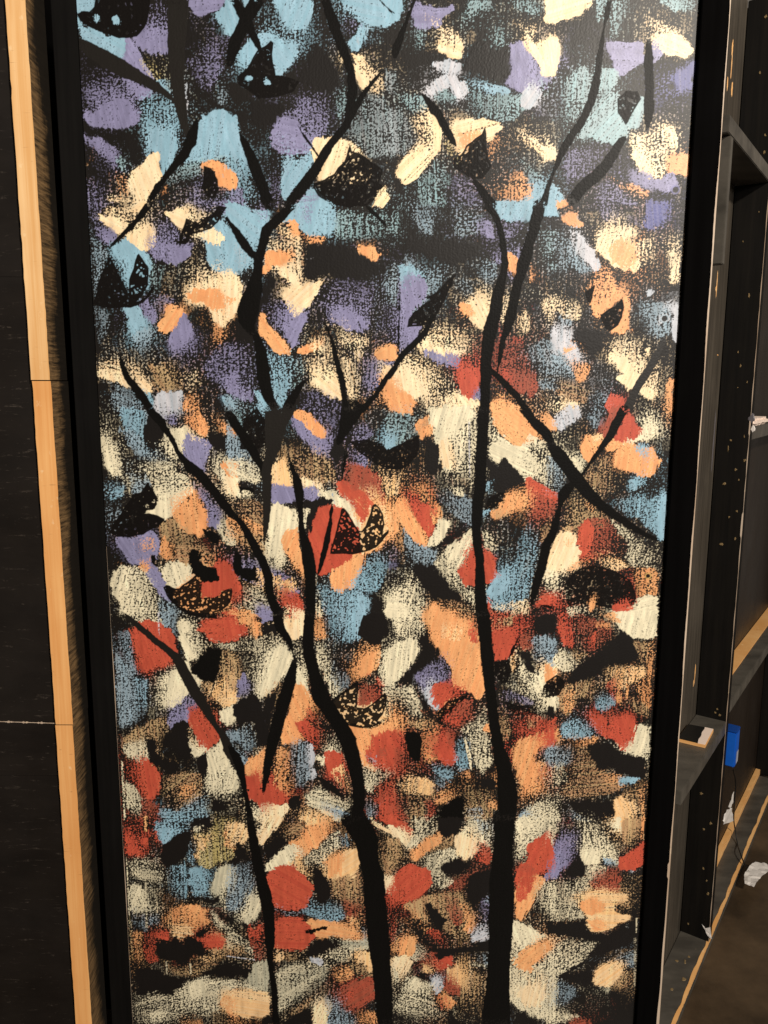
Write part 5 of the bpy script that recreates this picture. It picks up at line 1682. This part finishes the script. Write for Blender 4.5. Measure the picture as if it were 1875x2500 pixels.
# loose cable, paper scraps
def tube(name, pts, r, mat, parent=None, seg=8):
    cu = bpy.data.curves.new(name, 'CURVE'); cu.dimensions = '3D'; cu.bevel_depth = r; cu.bevel_resolution = 2
    s_ = cu.splines.new('BEZIER'); s_.bezier_points.add(len(pts)-1)
    for bp, p in zip(s_.bezier_points, pts): bp.co = p; bp.handle_left_type = bp.handle_right_type = 'AUTO'
    o = bpy.data.objects.new(name, cu); C.objects.link(o)
    dg = bpy.context.evaluated_depsgraph_get(); me2 = bpy.data.meshes.new_from_object(o.evaluated_get(dg)); bpy.data.objects.remove(o)
    me2.name = name; me2.materials.clear(); return link(name, me2, mat, parent, True)
F1 = Vector((CX, CY, 0))+ev*(ST+.004)                # just in front of the stud line
railp = lambda u, v, z=.042: ray_hit(u, v, (0, 0, z), Z)
cpts = [ray_hit(1790, 1880, qb, ev), ray_hit(1796, 1915, qb, ev), ray_hit(1792, 1975, qb, ev), ray_hit(1797, 2040, qb, ev)]
cab = tube('cable', cpts+[railp(1808, 2085, .06), railp(1822, 2118, .046), railp(1833, 2135, .044)], .0022, M['cable'])
tag(cab, 'thin black cable hanging from the blue box down to the floor rail', 'cable')
def crumple(name, poly, h, label, loc_z, jit=.002, vertical=None):
    c = sum((Vector(p) for p in poly), Vector())/len(poly); bm = bmesh.new()
    ring = [bm.verts.new(p) for p in poly]; 
    f = bm.faces.new(ring); bmesh.ops.triangulate(bm, faces=[f]); bmesh.ops.subdivide_edges(bm, edges=bm.edges, cuts=3, use_grid_fill=True)
    bm.normal_update(); nr = vertical if vertical else Vector((0, 0, 1))
    for v in bm.verts: v.co += Vector(nr)*abs(random.gauss(0, h))+Vector((random.gauss(0, .0006), random.gauss(0, .0006), 0))
    r = bmesh.ops.extrude_face_region(bm, geom=bm.faces[:]); 
    for v in [x for x in r['geom'] if isinstance(x, bmesh.types.BMVert)]: v.co += Vector(nr)*.0008
    bmesh.ops.recalc_face_normals(bm, faces=bm.faces)
    o = bm_obj(name, bm, M['white']); return tag(o, label, 'paper scrap', 'white paper scraps on the flat')
crumple('paper_scrap', [railp(u, v, .044) for u, v in [(1816, 2138), (1830, 2116), (1844, 2106), (1872, 2110), (1877, 2128), (1860, 2140), (1850, 2152), (1840, 2167), (1818, 2158)]], .003, 'large crumpled white paper scrap lying on the floor rail edge, beside the cable end', 0)
hb = ray_hit(1785, 1990, F1-ev*.04, ev)
crumple('paper_scrap', [ray_hit(u, v, F1-ev*.03, ev) for u, v in [(1764, 2000), (1772, 1976), (1784, 1972), (1790, 2004), (1764, 2012)]], .002, 'white paper tag hanging on the cable under the blue box', 0, vertical=ev)
crumple('paper_scrap', [ray_hit(u, v, F1-ev*.03, ev) for u, v in [(1778, 1970), (1790, 1932), (1789, 1958), (1782, 1972)]], .001, 'narrow white paper strip just below the blue box', 0, vertical=ev)
crumple('paper_scrap', [ray_hit(u, v, B0-dv*.001, nB) for u, v in [(1714, 2256), (1722, 2266), (1735, 2263), (1737, 2292), (1728, 2284)]], .0006, 'small torn white paper scrap stuck low on the stud face', 0, vertical=nB)
# rolled white cloth on the upper shelf rail, at the right edge of view
rc = Vector((CX, CY, 0))
cl = fb('folded_cloth', .045, .26, .012, ST+.004, 1.6415, 1.662, M['whitepaint'], .006, None, 12, .0008)
tag(cl, 'folded pinkish white cloth lying on the upper shelf rail at the right', 'cloth')
blob('paint_splat', ray_hit(1834, 1022, B0, nB), nB, Z, .009, .013, M['drip'], flat, .0008, 13, .3)
blob('paint_splat', ray_hit(1838, 1046, B0, nB), nB, Z, .006, .010, M['white'], flat, .0010, 11, .3)
